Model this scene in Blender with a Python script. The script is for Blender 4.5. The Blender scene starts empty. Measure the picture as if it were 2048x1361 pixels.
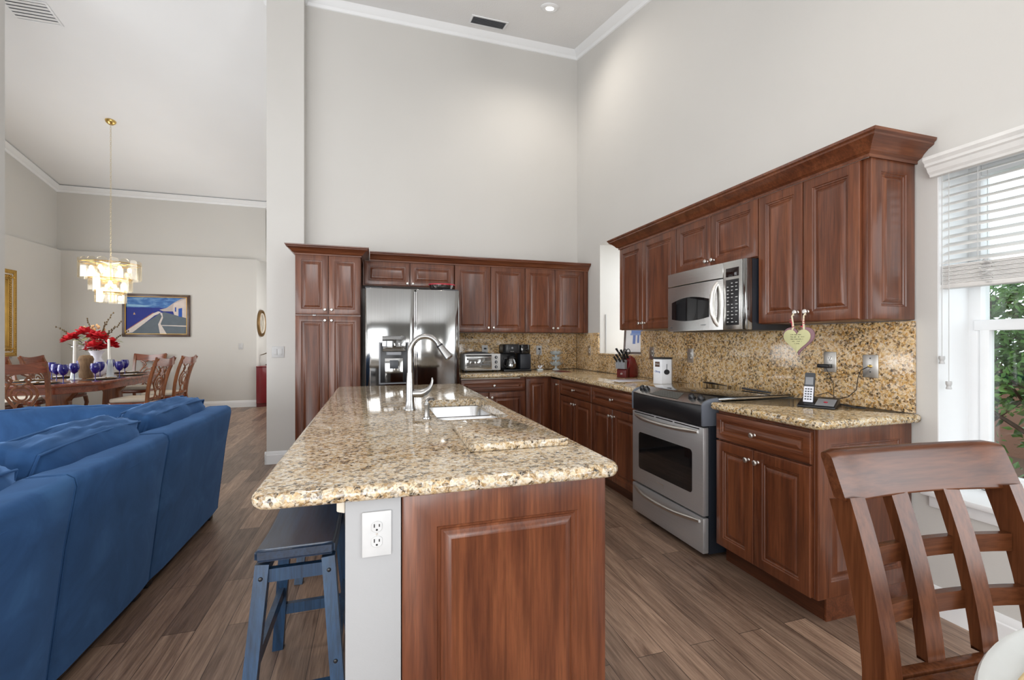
import bpy, bmesh, math, random
from mathutils import Vector, Matrix, noise
random.seed(7)
sc = bpy.context.scene
C = sc.collection
PI = math.pi

# ------------------------------------------------------------------ camera, world, lights, exposure
cam_d = bpy.data.cameras.new('camera')
cam = bpy.data.objects.new('camera', cam_d); C.objects.link(cam)
cam.location = (0, 0, 1.284)
cam.rotation_euler = (PI/2, 0, -0.2979)
cam_d.sensor_width = 36.0
cam_d.lens = 36.0*890.8/2048
cam_d.shift_y = 2.5/2048
cam_d.clip_start = 0.05
sc.camera = cam
sc.view_settings.view_transform = 'Standard'
sc.view_settings.look = 'None'
sc.view_settings.gamma = 1
sc.view_settings.use_curve_mapping = False
sc.view_settings.exposure = 0.42
W = bpy.data.worlds.new('world'); sc.world = W; W.use_nodes = True
W.node_tree.nodes['Background'].inputs[0].default_value = (0.86, 0.93, 1.0, 1)
W.node_tree.nodes['Background'].inputs[1].default_value = 2.0

def area(name, loc, rot, sx, sy, power, col=(1, 1, 1), spread=180):
    l = bpy.data.lights.new(name, 'AREA'); l.shape = 'RECTANGLE'; l.size = sx; l.size_y = sy
    l.energy = power; l.color = col; l.spread = math.radians(spread)
    o = bpy.data.objects.new(name, l); o.location = loc; o.rotation_euler = rot; C.objects.link(o); return o
# area lights for daylight; several stand where no window is known
for x in (-4.1, -2.41, -0.75): area('patio_door_daylight', (x, -3.12, 1.3), (PI/2+.30, 0, 0), 1.35, 2.2, 46, (1.0, 0.99, 0.97))
for x in (0.62, 1.85): area('rear_strip_fill', (x, -3.12, 1.3), (PI/2+.4, 0, 0), 0.32, 2.1, 13, (1.0, 0.99, 0.97))  # added strip lights on a solid wall, for streaks in the refrigerator doors
area('right_side_fill', (2.66, -1.2, 1.5), (PI/2+.5, 0, PI/2), 2.4, 1.85, 100, (0.92, 0.97, 1.0))  # added light in an unseen opening on the right, evens out the room
area('sink_window_daylight', (2.90, 4.27, 1.75), (PI/2, 0, PI/2), 0.8, 1.3, 4, (1.0, 0.98, 0.95))
area('living_window_daylight', (-5.25, 1.2, 1.5), (PI/2+.5, 0, -PI/2), 4.6, 2.3, 150, (0.94, 0.975, 1.0))
area('dining_fill', (-5.24, 6.9, 1.5), (PI/2, 0, -PI/2), 2.2, 2.0, 60, (0.94, 0.97, 1.0))  # added unseen light before a solid wall, brightens the dining room
area('hall_area_light', (-1.15, 9.6, 1.7), (PI/2, 0, PI/2), 3.0, 2.2, 24, (1.0, 0.99, 0.97))  # area light before the solid right hall wall, brightens the hall
def spot(name, loc, power, ang=130, col=(1.0, 0.93, 0.84)):
    l = bpy.data.lights.new(name, 'SPOT'); l.energy = power; l.spot_size = math.radians(ang); l.spot_blend = 1.0
    l.shadow_soft_size = 0.07; l.color = col
    o = bpy.data.objects.new(name, l); o.location = loc; C.objects.link(o); return o

# ------------------------------------------------------------------ materials
def newmat(name):
    m = bpy.data.materials.new(name); m.use_nodes = True
    nt = m.node_tree; b = nt.nodes['Principled BSDF']
    return m, nt, b
def N(nt, t, **k):
    n = nt.nodes.new(t)
    for a, v in k.items():
        if a.startswith('i_'):
            key = a[2:]; key = int(key) if key.isdigit() else key.replace('_', ' ')
            n.inputs[key].default_value = v
        else: setattr(n, a, v)
    return n
def L(nt, a, b): nt.links.new(a, b)
def ramp(nt, fac, stops, interp='LINEAR'):
    r = nt.nodes.new('ShaderNodeValToRGB'); r.color_ramp.interpolation = interp
    el = r.color_ramp.elements
    while len(el) < len(stops): el.new(0.5)
    for e, (p, c) in zip(el, stops):
        e.position = p; e.color = (c[0], c[1], c[2], 1)
    L(nt, fac, r.inputs[0]); return r.outputs[0]
def mixc(nt, f, a, b, blend='MIX'):
    n = nt.nodes.new('ShaderNodeMix'); n.data_type = 'RGBA'; n.blend_type = blend
    for i, v in ((0, f), (6, a), (7, b)):
        if hasattr(v, 'is_output'): L(nt, v, n.inputs[i])
        elif i == 0: n.inputs[0].default_value = v
        else: n.inputs[i].default_value = (v[0], v[1], v[2], 1)
    return n.outputs[2]
def coords(nt, scale=(1, 1, 1), rnd=0.0, kind='Object', rot=(0, 0, 0)):
    tc = N(nt, 'ShaderNodeTexCoord'); mp = N(nt, 'ShaderNodeMapping')
    mp.inputs['Scale'].default_value = scale; mp.inputs['Rotation'].default_value = rot
    L(nt, tc.outputs[kind], mp.inputs[0])
    if rnd:
        oi = N(nt, 'ShaderNodeObjectInfo'); ml = N(nt, 'ShaderNodeMath', operation='MULTIPLY'); ml.inputs[1].default_value = rnd
        L(nt, oi.outputs['Random'], ml.inputs[0]); L(nt, ml.outputs[0], mp.inputs['Location'])
    return mp.outputs[0]
def noise_t(nt, vec, scale, detail=3, rough=0.55, dist=0.0):
    n = N(nt, 'ShaderNodeTexNoise'); n.inputs['Scale'].default_value = scale; n.inputs['Detail'].default_value = detail
    n.inputs['Roughness'].default_value = rough; n.inputs['Distortion'].default_value = dist
    L(nt, vec, n.inputs['Vector']); return n.outputs['Fac']
def bump(nt, b, fac, strength, dist=0.01):
    n = N(nt, 'ShaderNodeBump'); n.inputs['Strength'].default_value = strength; n.inputs['Distance'].default_value = dist
    L(nt, fac, n.inputs['Height']); L(nt, n.outputs[0], b.inputs['Normal'])
def plain(name, col, rough=0.5, metal=0.0, coat=0.0, trans=0.0, ior=1.45, emit=0.0, sheen=0.0, alpha=1.0):
    m, nt, b = newmat(name)
    b.inputs['Base Color'].default_value = (*col, 1); b.inputs['Roughness'].default_value = rough
    b.inputs['Metallic'].default_value = metal; b.inputs['Coat Weight'].default_value = coat
    b.inputs['Transmission Weight'].default_value = trans; b.inputs['IOR'].default_value = ior
    b.inputs['Sheen Weight'].default_value = sheen; b.inputs['Alpha'].default_value = alpha
    # a faint procedural variation so that no surface is perfectly even
    if not trans and not emit:
        f = noise_t(nt, coords(nt), 9.0, 3)
        k = ramp(nt, f, [(0.3, tuple(c*0.93 for c in col)), (0.7, tuple(min(1, c*1.06) for c in col))])
        L(nt, k, b.inputs['Base Color'])
    if emit:
        b.inputs['Emission Color'].default_value = (*col, 1); b.inputs['Emission Strength'].default_value = emit
    return m
def wood(name, dark, mid, lite, axis='z', rough=0.32, coat=0.14, fine=1.0, spec=0.5):
    m, nt, b = newmat(name)
    s = {'z': (9, 9, 0.8), 'x': (0.8, 9, 9), 'y': (9, 0.8, 9)}[axis]
    v = coords(nt, tuple(k*fine for k in s), rnd=40)
    f1 = noise_t(nt, v, 1.6, 5, 0.62, 0.6)
    s2 = {'z': (60, 60, 2.5), 'x': (2.5, 60, 60), 'y': (60, 2.5, 60)}[axis]
    f2 = noise_t(nt, coords(nt, s2, rnd=40), 2.0, 3, 0.6)
    c1 = ramp(nt, f1, [(0.28, dark), (0.5, mid), (0.75, lite)])
    c2 = ramp(nt, f2, [(0.35, (0.72, 0.7, 0.68)), (0.6, (1.08, 1.08, 1.08))])
    L(nt, mixc(nt, 1.0, c1, c2, 'MULTIPLY'), b.inputs['Base Color'])
    b.inputs['Roughness'].default_value = rough; b.inputs['Coat Weight'].default_value = coat; b.inputs['Coat Roughness'].default_value = 0.12
    b.inputs['Specular IOR Level'].default_value = spec
    bump(nt, b, f2, 0.06, 0.002)
    return m
M = {}
cd, cm, cl = (0.068, 0.018, 0.0075), (0.128, 0.038, 0.015), (0.205, 0.068, 0.027)
M['cherry'] = wood('cherry_wood_vertical', cd, cm, cl, 'z')
M['cherry_h'] = wood('cherry_wood_horizontal', cd, cm, cl, 'x')
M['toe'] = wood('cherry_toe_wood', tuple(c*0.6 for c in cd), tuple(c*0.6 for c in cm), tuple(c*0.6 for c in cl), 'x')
M['chairwood'] = wood('walnut_chair_wood', (0.050, 0.015, 0.006), (0.085, 0.028, 0.011), (0.12, 0.042, 0.017), 'z', 0.26, 0.0, 1.0, 0.13)
M['chairwood_h'] = wood('walnut_chair_wood_horizontal', (0.050, 0.015, 0.006), (0.085, 0.028, 0.011), (0.12, 0.042, 0.017), 'x', 0.26, 0.0, 1.0, 0.13)
M['dinwood'] = wood('honey_cherry_wood', (0.11, 0.03, 0.010), (0.21, 0.065, 0.020), (0.30, 0.105, 0.035), 'z', 0.25, 0.4)
M['dinwood_h'] = wood('honey_cherry_table_wood', (0.13, 0.028, 0.012), (0.22, 0.055, 0.024), (0.30, 0.09, 0.04), 'x', 0.18, 0.5)
M['drift'] = wood('driftwood', (0.10, 0.055, 0.025), (0.20, 0.12, 0.06), (0.32, 0.21, 0.11), 'z', 0.8, 0)
M['bluewood'] = wood('blue_painted_wood', (0.007, 0.022, 0.052), (0.013, 0.046, 0.105), (0.024, 0.075, 0.155), 'z', 0.38, 0.15)
M['blueseat'] = wood('blue_black_seat_wood', (0.007, 0.016, 0.036), (0.012, 0.030, 0.066), (0.020, 0.048, 0.098), 'y', 0.35, 0.2)
M['framewood'] = wood('dark_frame_wood', (0.028, 0.010, 0.005), (0.055, 0.02, 0.009), (0.085, 0.035, 0.015), 'x', 0.35, 0.2)

def granite(name, scale=1.0, gold=0.0, rough=0.06, tint=(1, 1, 1)):
    """crystal grains: two sizes of random cells, each cell picks a mineral colour, drifting with a slow noise"""
    m, nt, b = newmat(name)
    v = coords(nt, (1, 1, 1))
    big = noise_t(nt, v, 6.0, 4, 0.6, 0.6)
    wn = N(nt, 'ShaderNodeTexNoise'); wn.inputs['Scale'].default_value = 60*scale; wn.inputs['Detail'].default_value = 3; L(nt, v, wn.inputs['Vector'])
    wv = N(nt, 'ShaderNodeVectorMath', operation='SCALE'); wv.inputs['Scale'].default_value = 0.022/scale; L(nt, wn.outputs['Color'], wv.inputs[0])
    av = N(nt, 'ShaderNodeVectorMath', operation='ADD'); L(nt, v, av.inputs[0]); L(nt, wv.outputs[0], av.inputs[1])
    def cells(sc_):
        vo = N(nt, 'ShaderNodeTexVoronoi'); vo.inputs['Scale'].default_value = sc_; L(nt, av.outputs[0], vo.inputs['Vector'])
        sp = N(nt, 'ShaderNodeSeparateColor'); L(nt, vo.outputs['Color'], sp.inputs[0]); return sp.outputs[0]
    def drift(f, k):
        a_ = N(nt, 'ShaderNodeMath', operation='MULTIPLY_ADD'); L(nt, big, a_.inputs[0]); a_.inputs[1].default_value = k; a_.inputs[2].default_value = -k*0.5
        s_ = N(nt, 'ShaderNodeMath', operation='ADD'); L(nt, f, s_.inputs[0]); L(nt, a_.outputs[0], s_.inputs[1]); return s_.outputs[0]
    g = gold
    pal = [(0.0, (0.022, 0.020, 0.020)), (0.12, (0.030, 0.026, 0.024)), (0.17, (0.13, 0.09, 0.055)), (0.28, (0.30+.04*g, 0.20, 0.10-.03*g)), (0.40, (0.50+.03*g, 0.345, 0.17-.05*g)), (0.55, (0.58, 0.47, 0.31-.05*g)), (0.74, (0.66, 0.585, 0.46)), (0.90, (0.56, 0.53, 0.48)), (1.0, (0.72, 0.69, 0.62))]
    c1 = ramp(nt, drift(cells(95*scale), 0.9), pal); c2 = ramp(nt, drift(cells(210*scale), 0.5), pal)
    c = mixc(nt, 0.42, c1, c2)
    if tint != (1, 1, 1): c = mixc(nt, 1.0, c, tint, 'MULTIPLY')
    L(nt, c, b.inputs['Base Color'])
    b.inputs['Roughness'].default_value = rough; b.inputs['IOR'].default_value = 1.5
    return m
M['granite'] = granite('granite', 1.0, 0.7, tint=(0.99, 0.93, 0.83))
M['granite_island'] = granite('granite_island', 0.95, 0.0, 0.06, (0.96, 0.93, 0.90))
M['granite_splash'] = granite('granite_backsplash', 0.9, 1.0, 0.10, (1.12, 0.97, 0.80))

def floor_mat():
    m, nt, b = newmat('hardwood_planks')
    tc = N(nt, 'ShaderNodeTexCoord'); mp = N(nt, 'ShaderNodeMapping'); mp.inputs['Rotation'].default_value = (0, 0, PI/2)
    L(nt, tc.outputs['Object'], mp.inputs[0])
    br = N(nt, 'ShaderNodeTexBrick'); br.offset = 0.37; br.offset_frequency = 2; br.squash = 1.0
    L(nt, mp.outputs[0], br.inputs['Vector'])
    br.inputs['Color1'].default_value = (0, 0, 0, 1); br.inputs['Color2'].default_value = (1, 1, 1, 1); br.inputs['Mortar'].default_value = (0.5, 0.5, 0.5, 1)
    br.inputs['Scale'].default_value = 1.0; br.inputs['Mortar Size'].default_value = 0.0012; br.inputs['Mortar Smooth'].default_value = 0.2
    br.inputs['Brick Width'].default_value = 1.15; br.inputs['Row Height'].default_value = 0.127; br.inputs['Bias'].default_value = 0.0
    # grain follows each plank: shift the noise by the plank's own tone
    ad = N(nt, 'ShaderNodeVectorMath', operation='SCALE'); ad.inputs['Scale'].default_value = 7.0; L(nt, br.outputs['Color'], ad.inputs[0])
    mp2 = N(nt, 'ShaderNodeMapping'); mp2.inputs['Scale'].default_value = (16, 1.1, 1); L(nt, tc.outputs['Object'], mp2.inputs[0])
    v2 = N(nt, 'ShaderNodeVectorMath', operation='ADD'); L(nt, mp2.outputs[0], v2.inputs[0]); L(nt, ad.outputs[0], v2.inputs[1])
    g1 = noise_t(nt, v2.outputs[0], 1.5, 5, 0.62, 1.2)
    mp3 = N(nt, 'ShaderNodeMapping'); mp3.inputs['Scale'].default_value = (90, 4, 1); L(nt, tc.outputs['Object'], mp3.inputs[0])
    g2 = noise_t(nt, mp3.outputs[0], 1.6, 3, 0.6, 0.4)
    c = ramp(nt, g1, [(0.25, (0.100, 0.060, 0.042)), (0.46, (0.215, 0.142, 0.102)), (0.75, (0.35, 0.245, 0.178))])
    c = mixc(nt, 1.0, c, ramp(nt, g2, [(0.3, (0.70, 0.68, 0.66)), (0.6, (1.08, 1.08, 1.08))]), 'MULTIPLY')
    c = mixc(nt, 1.0, c, ramp(nt, br.outputs['Color'], [(0, (0.62, 0.60, 0.60)), (1, (1.36, 1.33, 1.30))]), 'MULTIPLY')
    c = mixc(nt, br.outputs['Fac'], c, (0.018, 0.010, 0.007))
    L(nt, c, b.inputs['Base Color'])
    rr = ramp(nt, g2, [(0.2, (0.42, 0.42, 0.42)), (0.8, (0.30, 0.30, 0.30))]); L(nt, rr, b.inputs['Roughness'])
    bp = N(nt, 'ShaderNodeBump'); bp.inputs['Strength'].default_value = 0.15; bp.inputs['Distance'].default_value = 0.004
    iv = N(nt, 'ShaderNodeMath', operation='SUBTRACT'); L(nt, g2, iv.inputs[0]); L(nt, br.outputs['Fac'], iv.inputs[1])
    L(nt, iv.outputs[0], bp.inputs['Height']); L(nt, bp.outputs[0], b.inputs['Normal'])
    return m
M['floor'] = floor_mat()
def paint(name, col, bs=0.05, sc_=120, rough=0.7):
    m, nt, b = newmat(name)
    f = noise_t(nt, coords(nt), 1.2, 2)
    L(nt, ramp(nt, f, [(0.3, tuple(c*0.985 for c in col)), (0.7, tuple(min(1, c*1.012) for c in col))]), b.inputs['Base Color'])
    b.inputs['Roughness'].default_value = rough
    bump(nt, b, noise_t(nt, coords(nt), sc_, 3), bs, 0.004)
    return m
M['wall'] = paint('greige_wall_paint', (0.58, 0.565, 0.54))
M['wall2'] = paint('pale_grey_wall_paint', (0.60, 0.585, 0.555))
M['rear_dark'] = paint('dark_rear_wall_for_reflections', (0.15, 0.14, 0.125))  # unseen rear wall made dark so the refrigerator doors reflect less brightness
M['lowwall'] = paint('grey_knee_wall_paint', (0.335, 0.335, 0.34))
M['ceiling'] = paint('ceiling_paint', (0.84, 0.84, 0.84), 0.5, 60, 0.85)
M['ceiling2'] = paint('smooth_ceiling_paint', (0.82, 0.825, 0.83), 0.05, 60, 0.85)
M['trim'] = paint('white_trim_paint', (0.82, 0.83, 0.84), 0.02, 60, 0.45)
M['steel'] = None
def steel(name, axis='x', col=(0.60, 0.60, 0.59), rough=0.24, aniso=0.5):
    m, nt, b = newmat(name)
    s = {'x': (1.0, 220, 220), 'z': (220, 220, 1.0), 'y': (220, 1.0, 220)}[axis]
    f = noise_t(nt, coords(nt, s), 1.5, 2)
    L(nt, ramp(nt, f, [(0.3, tuple(c*0.92 for c in col)), (0.7, tuple(min(1, c*1.06) for c in col))]), b.inputs['Base Color'])
    b.inputs['Metallic'].default_value = 1.0; b.inputs['Roughness'].default_value = rough
    bump(nt, b, f, 0.03, 0.001)
    return m
M['steel'] = steel('brushed_steel', 'x')
M['steel_z'] = steel('brushed_steel_vertical', 'z', (0.33, 0.33, 0.325), 0.10)
M['rangesteel'] = steel('grey_range_steel', 'x', (0.50, 0.50, 0.51), 0.34)
M['rangesteel'].node_tree.nodes['Principled BSDF'].inputs['Metallic'].default_value = 0.65
M['sinksteel'] = steel('sink_steel', 'y', (0.72, 0.73, 0.74), 0.22)
M['nickel'] = plain('satin_nickel', (0.66, 0.64, 0.61), 0.34, 1.0)
M['faucet'] = plain('brushed_faucet_steel', (0.34, 0.335, 0.33), 0.26, 1.0)
M['chrome'] = plain('chrome', (0.8, 0.8, 0.8), 0.08, 1.0)
M['brass'] = plain('polished_brass', (0.75, 0.52, 0.18), 0.22, 1.0)
M['chainmetal'] = plain('pale_brass_chain', (0.72, 0.62, 0.42), 0.35, 0.6)
M['black'] = plain('black_plastic', (0.012, 0.012, 0.014), 0.32)
M['blackgloss'] = plain('black_gloss_glass', (0.006, 0.006, 0.007), 0.04, coat=0.6)
M['darkgrey'] = plain('dark_grey_plastic', (0.06, 0.065, 0.075), 0.4)
M['navy'] = plain('blue_black_appliance_side', (0.014, 0.017, 0.024), 0.36)
M['endcap'] = plain('blue_grey_end_cap', (0.12, 0.135, 0.165), 0.4)
M['grey'] = plain('mid_grey_plastic', (0.25, 0.26, 0.28), 0.4)
M['white'] = plain('white_plastic', (0.52, 0.52, 0.52), 0.35)
M['ivory'] = plain('ivory_plastic', (0.70, 0.68, 0.62), 0.4)
M['cream'] = plain('cream_upholstery', (0.62, 0.56, 0.47), 0.8)
M['red'] = plain('deep_red_lacquer', (0.16, 0.006, 0.010), 0.22, coat=0.5)
M['redside'] = plain('dull_red_wood', (0.10, 0.010, 0.010), 0.4)
M['redlid'] = plain('red_plastic', (0.42, 0.02, 0.04), 0.35)
M['gold'] = plain('antique_gold', (0.50, 0.30, 0.07), 0.4, 0.7)
M['cobalt'] = plain('cobalt_glass', (0.014, 0.011, 0.27), 0.05, coat=0.5)
M['cobalt'].node_tree.nodes['Principled BSDF'].inputs['Transmission Weight'].default_value = 0.35
M['glass'] = plain('clear_glass', (0.93, 0.97, 0.95), 0.02, trans=1.0)
def thin_glass(name, tint=(1, 1, 1), mixf=0.10, rough=0.02):
    m, nt, b = newmat(name)
    out = nt.nodes['Material Output']
    t = N(nt, 'ShaderNodeBsdfTransparent'); t.inputs[0].default_value = (*tint, 1)
    g = N(nt, 'ShaderNodeBsdfGlossy'); g.inputs['Roughness'].default_value = rough
    mx = N(nt, 'ShaderNodeMixShader'); mx.inputs[0].default_value = mixf
    L(nt, t.outputs[0], mx.inputs[1]); L(nt, g.outputs[0], mx.inputs[2]); L(nt, mx.outputs[0], out.inputs[0])
    return m
M['pane'] = thin_glass('window_glass', (0.97, 0.99, 0.98), 0.06)
M['prism'] = thin_glass('chandelier_glass', (1.0, 0.97, 0.90), 0.22, 0.12)
M['carafe'] = thin_glass('carafe_glass', (0.45, 0.45, 0.45), 0.2)
M['crystal'] = plain('cut_crystal', (0.62, 0.68, 0.70), 0.06, coat=0.8, alpha=0.72)
M['bulb'] = plain('warm_bulb', (1.0, 0.86, 0.62), emit=6)
M['lamp'] = plain('recessed_lamp_lens', (1.0, 0.95, 0.88), emit=9)
M['mirror'] = plain('mirror_glass', (0.85, 0.86, 0.86), 0.03, 1.0)
M['candle'] = plain('white_candle_wax', (0.80, 0.77, 0.70), 0.5)
M['petal'] = plain('red_petals', (0.50, 0.010, 0.018), 0.55)
M['twig'] = plain('brown_twigs', (0.10, 0.07, 0.035), 0.8)
M['sprig'] = plain('dusty_green_leaves', (0.22, 0.24, 0.12), 0.7)
M['peach'] = plain('dried_peach_flowers', (0.62, 0.40, 0.22), 0.8)
M['porcelain'] = plain('white_porcelain', (0.72, 0.73, 0.80), 0.15)
M['linen'] = plain('white_linen', (0.66, 0.66, 0.68), 0.85)
M['blackcloth'] = plain('black_placemat', (0.02, 0.018, 0.02), 0.8)
M['charger'] = plain('bronze_charger', (0.22, 0.13, 0.05), 0.35, 0.5)
M['straw'] = wood('woven_straw', (0.42, 0.28, 0.12), (0.58, 0.44, 0.24), (0.72, 0.60, 0.38), 'x', 0.8, 0, 3.0)
M['heartface'] = plain('pale_green_paint', (0.47, 0.46, 0.25), 0.6)
M['heartedge'] = plain('mauve_painted_wood', (0.22, 0.12, 0.14), 0.6)
M['ribbon'] = plain('pink_red_ribbon', (0.50, 0.05, 0.10), 0.7)
M['raffia'] = plain('cream_raffia', (0.66, 0.58, 0.42), 0.8)
M['ink'] = plain('dark_ink', (0.06, 0.07, 0.03), 0.7)
M['blueink'] = plain('blue_print', (0.03, 0.08, 0.30), 0.5)
M['boxwhite'] = plain('glossy_white_card', (0.74, 0.76, 0.80), 0.3)
M['blind'] = plain('white_faux_wood_slat', (0.74, 0.73, 0.71), 0.45)
M['bark'] = plain('bark', (0.10, 0.065, 0.045), 0.9)
M['earthwall'] = paint('salmon_stucco', (0.42, 0.23, 0.17), 0.5, 40, 0.9)
M['mulch'] = paint('mulch', (0.13, 0.085, 0.06), 1.0, 30, 0.95)
M['ledgreen'] = plain('display_glass', (0.01, 0.004, 0.004), 0.08)
M['panelgrey'] = plain('grey_keypad', (0.075, 0.078, 0.07), 0.4)
def velvet():
    m, nt, b = newmat('blue_suede')
    v = coords(nt, (1, 1, 1))
    f = noise_t(nt, v, 3.5, 4, 0.6, 1.2)
    f2 = noise_t(nt, v, 260, 2)
    c = ramp(nt, f, [(0.3, (0.015, 0.046, 0.122)), (0.55, (0.023, 0.068, 0.172)), (0.75, (0.036, 0.098, 0.225))])
    L(nt, c, b.inputs['Base Color']); b.inputs['Roughness'].default_value = 0.85; b.inputs['Specular IOR Level'].default_value = 0.12
    b.inputs['Sheen Weight'].default_value = 0.5; b.inputs['Sheen Roughness'].default_value = 0.4; b.inputs['Sheen Tint'].default_value = (0.25, 0.45, 0.85, 1)
    bump(nt, b, f2, 0.12, 0.001)
    return m
M['velvet'] = velvet()
M['tableglass'] = plain('frosted_table_glass', (0.60, 0.62, 0.61), 0.25, coat=0.3)
def leafmat():
    m, nt, b = newmat('hedge_leaves')
    f = noise_t(nt, coords(nt), 6, 3)
    L(nt, ramp(nt, f, [(0.3, (0.04, 0.12, 0.018)), (0.5, (0.10, 0.25, 0.045)), (0.7, (0.26, 0.45, 0.12))]), b.inputs['Base Color'])
    b.inputs['Roughness'].default_value = 0.45
    b.inputs['Transmission Weight'].default_value = 0.0
    return m
M['leaf'] = leafmat()
# ------------------------------------------------------------------ mesh helpers
class MB:
    """collects shapes; build() links them as ONE mesh object"""
    def __init__(s): s.bm = bmesh.new(); s.mi = 0; s.T = Matrix()
    def _add(s, vs, fs):
        v = [s.bm.verts.new(s.T @ Vector(p)) for p in vs]; out = []
        for f in fs:
            try: g = s.bm.faces.new([v[i] for i in f]); g.material_index = s.mi; out.append(g)
            except ValueError: pass
        return v, out
    def box(s, x0, x1, y0, y1, z0, z1, b=0.0, seg=2):
        vs = [(x, y, z) for x in (x0, x1) for y in (y0, y1) for z in (z0, z1)]
        fs = [(0, 1, 3, 2), (4, 6, 7, 5), (0, 4, 5, 1), (2, 3, 7, 6), (0, 2, 6, 4), (1, 5, 7, 3)]
        v, f = s._add(vs, fs)
        if b > 0:
            es = list({e for g in f for e in g.edges})
            r = bmesh.ops.bevel(s.bm, geom=es, offset=b, segments=seg, affect='EDGES', profile=0.5)
            for g in r['faces']: g.material_index = s.mi
        return s
    def prism(s, poly, axis, a0, a1, b=0.0, seg=2, caps_only=False):
        """polygon in the two other axes (in xyz order) pulled along axis"""
        def P(p, a):
            return {'x': (a, p[0], p[1]), 'y': (p[0], a, p[1]), 'z': (p[0], p[1], a)}[axis]
        n = len(poly)
        v, f = s._add([P(p, a0) for p in poly] + [P(p, a1) for p in poly],
                      [tuple(range(n))[::-1], tuple(range(n, 2*n))] + [(i, (i+1) % n, n+(i+1) % n, n+i) for i in range(n)])
        bmesh.ops.recalc_face_normals(s.bm, faces=f)
        if b > 0:
            es = list({e for g in f[:2] for e in g.edges}) if caps_only else list({e for g in f for e in g.edges})
            r = bmesh.ops.bevel(s.bm, geom=es, offset=b, segments=seg, affect='EDGES', profile=0.5)
            for g in r['faces']: g.material_index = s.mi
        return s
    def tube(s, pts, r, n=8, closed=False, flat=None, up=None):
        """swept tube; r number or list; flat=(a,b) gives an elliptical section"""
        pts = [Vector(p) for p in pts]; m = len(pts)
        rs = r if isinstance(r, (list, tuple)) else [r]*m
        ups = Vector(up) if up else None
        rings = []; prev = None
        for i, p in enumerate(pts):
            if closed: t = pts[(i+1) % m]-pts[i-1]
            else: t = pts[min(i+1, m-1)]-pts[max(i-1, 0)]
            if t.length < 1e-9: t = Vector((0, 0, 1))
            t.normalize()
            if ups is not None: a = ups - t*ups.dot(t)
            elif prev is None:
                a = Vector((0, 0, 1)) if abs(t.z) < 0.9 else Vector((1, 0, 0)); a = a - t*a.dot(t)
            else: a = prev - t*prev.dot(t)
            if a.length < 1e-6: a = t.orthogonal()
            a.normalize(); prev = a; b = t.cross(a)
            fa, fb = flat or (1, 1)
            rings.append([p + a*(math.cos(q)*rs[i]*fa) + b*(math.sin(q)*rs[i]*fb) for q in [2*PI*k/n + (PI/4 if n == 4 else 0) for k in range(n)]])
        vs = [q for ring in rings for q in ring]; fs = []
        for i in range(m if closed else m-1):
            j = (i+1) % m
            for k in range(n): fs.append((i*n+k, i*n+(k+1) % n, j*n+(k+1) % n, j*n+k))
        if not closed: fs += [tuple(range(n))[::-1], tuple(range((m-1)*n, m*n))]
        v, f = s._add(vs, fs); bmesh.ops.recalc_face_normals(s.bm, faces=f)
        return s
    def cyl(s, p0, p1, r0, r1=None, n=20):
        return s.tube([p0, p1], [r0, r0 if r1 is None else r1], n)
    def lathe(s, prof, c=(0, 0, 0), n=24, axis='z', scale=(1, 1)):
        rings = []
        vs = []; fs = []
        for r, h in prof:
            for k in range(n):
                q = 2*PI*k/n; a, b = r*math.cos(q)*scale[0], r*math.sin(q)*scale[1]
                p = {'z': (a, b, h), 'y': (a, h, b), 'x': (h, a, b)}[axis]
                vs.append((p[0]+c[0], p[1]+c[1], p[2]+c[2]))
        m = len(prof)
        for i in range(m-1):
            for k in range(n): fs.append((i*n+k, i*n+(k+1) % n, (i+1)*n+(k+1) % n, (i+1)*n+k))
        if prof[0][0] > 1e-5: fs.append(tuple(range(n))[::-1])
        if prof[-1][0] > 1e-5: fs.append(tuple(range((m-1)*n, m*n)))
        v, f = s._add(vs, fs)
        bmesh.ops.remove_doubles(s.bm, verts=v, dist=1e-6)
        f = [g for g in f if g.is_valid]
        bmesh.ops.recalc_face_normals(s.bm, faces=f)
        return s
    def ball(s, c, r, n=14, sq=(1, 1, 1)):
        m = max(6, n//2+1); vs = []; fs = []
        prof = [(math.sin(PI*i/m), -math.cos(PI*i/m)) for i in range(m+1)]
        for a, h in prof:
            for k in range(n):
                q = 2*PI*k/n; vs.append((c[0]+r*a*math.cos(q)*sq[0], c[1]+r*a*math.sin(q)*sq[1], c[2]+r*h*sq[2]))
        for i in range(m):
            for k in range(n): fs.append((i*n+k, i*n+(k+1) % n, (i+1)*n+(k+1) % n, (i+1)*n+k))
        v, f = s._add(vs, fs); bmesh.ops.remove_doubles(s.bm, verts=v, dist=1e-6)
        return s
    def grid(s, fn, nu, nv, wrap=False):
        vs = [fn(i/nu, j/nv) for j in range(nv+1) for i in range(nu+1)]; w = nu+1
        s._add(vs, [(j*w+i, j*w+i+1, (j+1)*w+i+1, (j+1)*w+i) for j in range(nv) for i in range(nu)])
        return s
    def rings(s, w, h, prof, back=True):
        """nested rectangles in the x-z plane (0..w, 0..h); prof = [(inset, y)] from the back edge to the middle"""
        vs = []; fs = []
        for i, y in prof: vs += [(i, y, i), (w-i, y, i), (w-i, y, h-i), (i, y, h-i)]
        m = len(prof)
        for a in range(m-1):
            for k in range(4): fs.append((a*4+k, a*4+(k+1) % 4, a*4+4+(k+1) % 4, a*4+4+k))
        fs.append(tuple(range((m-1)*4, m*4)))
        if back: fs.append((3, 2, 1, 0))
        v, f = s._add(vs, fs); bmesh.ops.recalc_face_normals(s.bm, faces=f)
        return s
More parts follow.
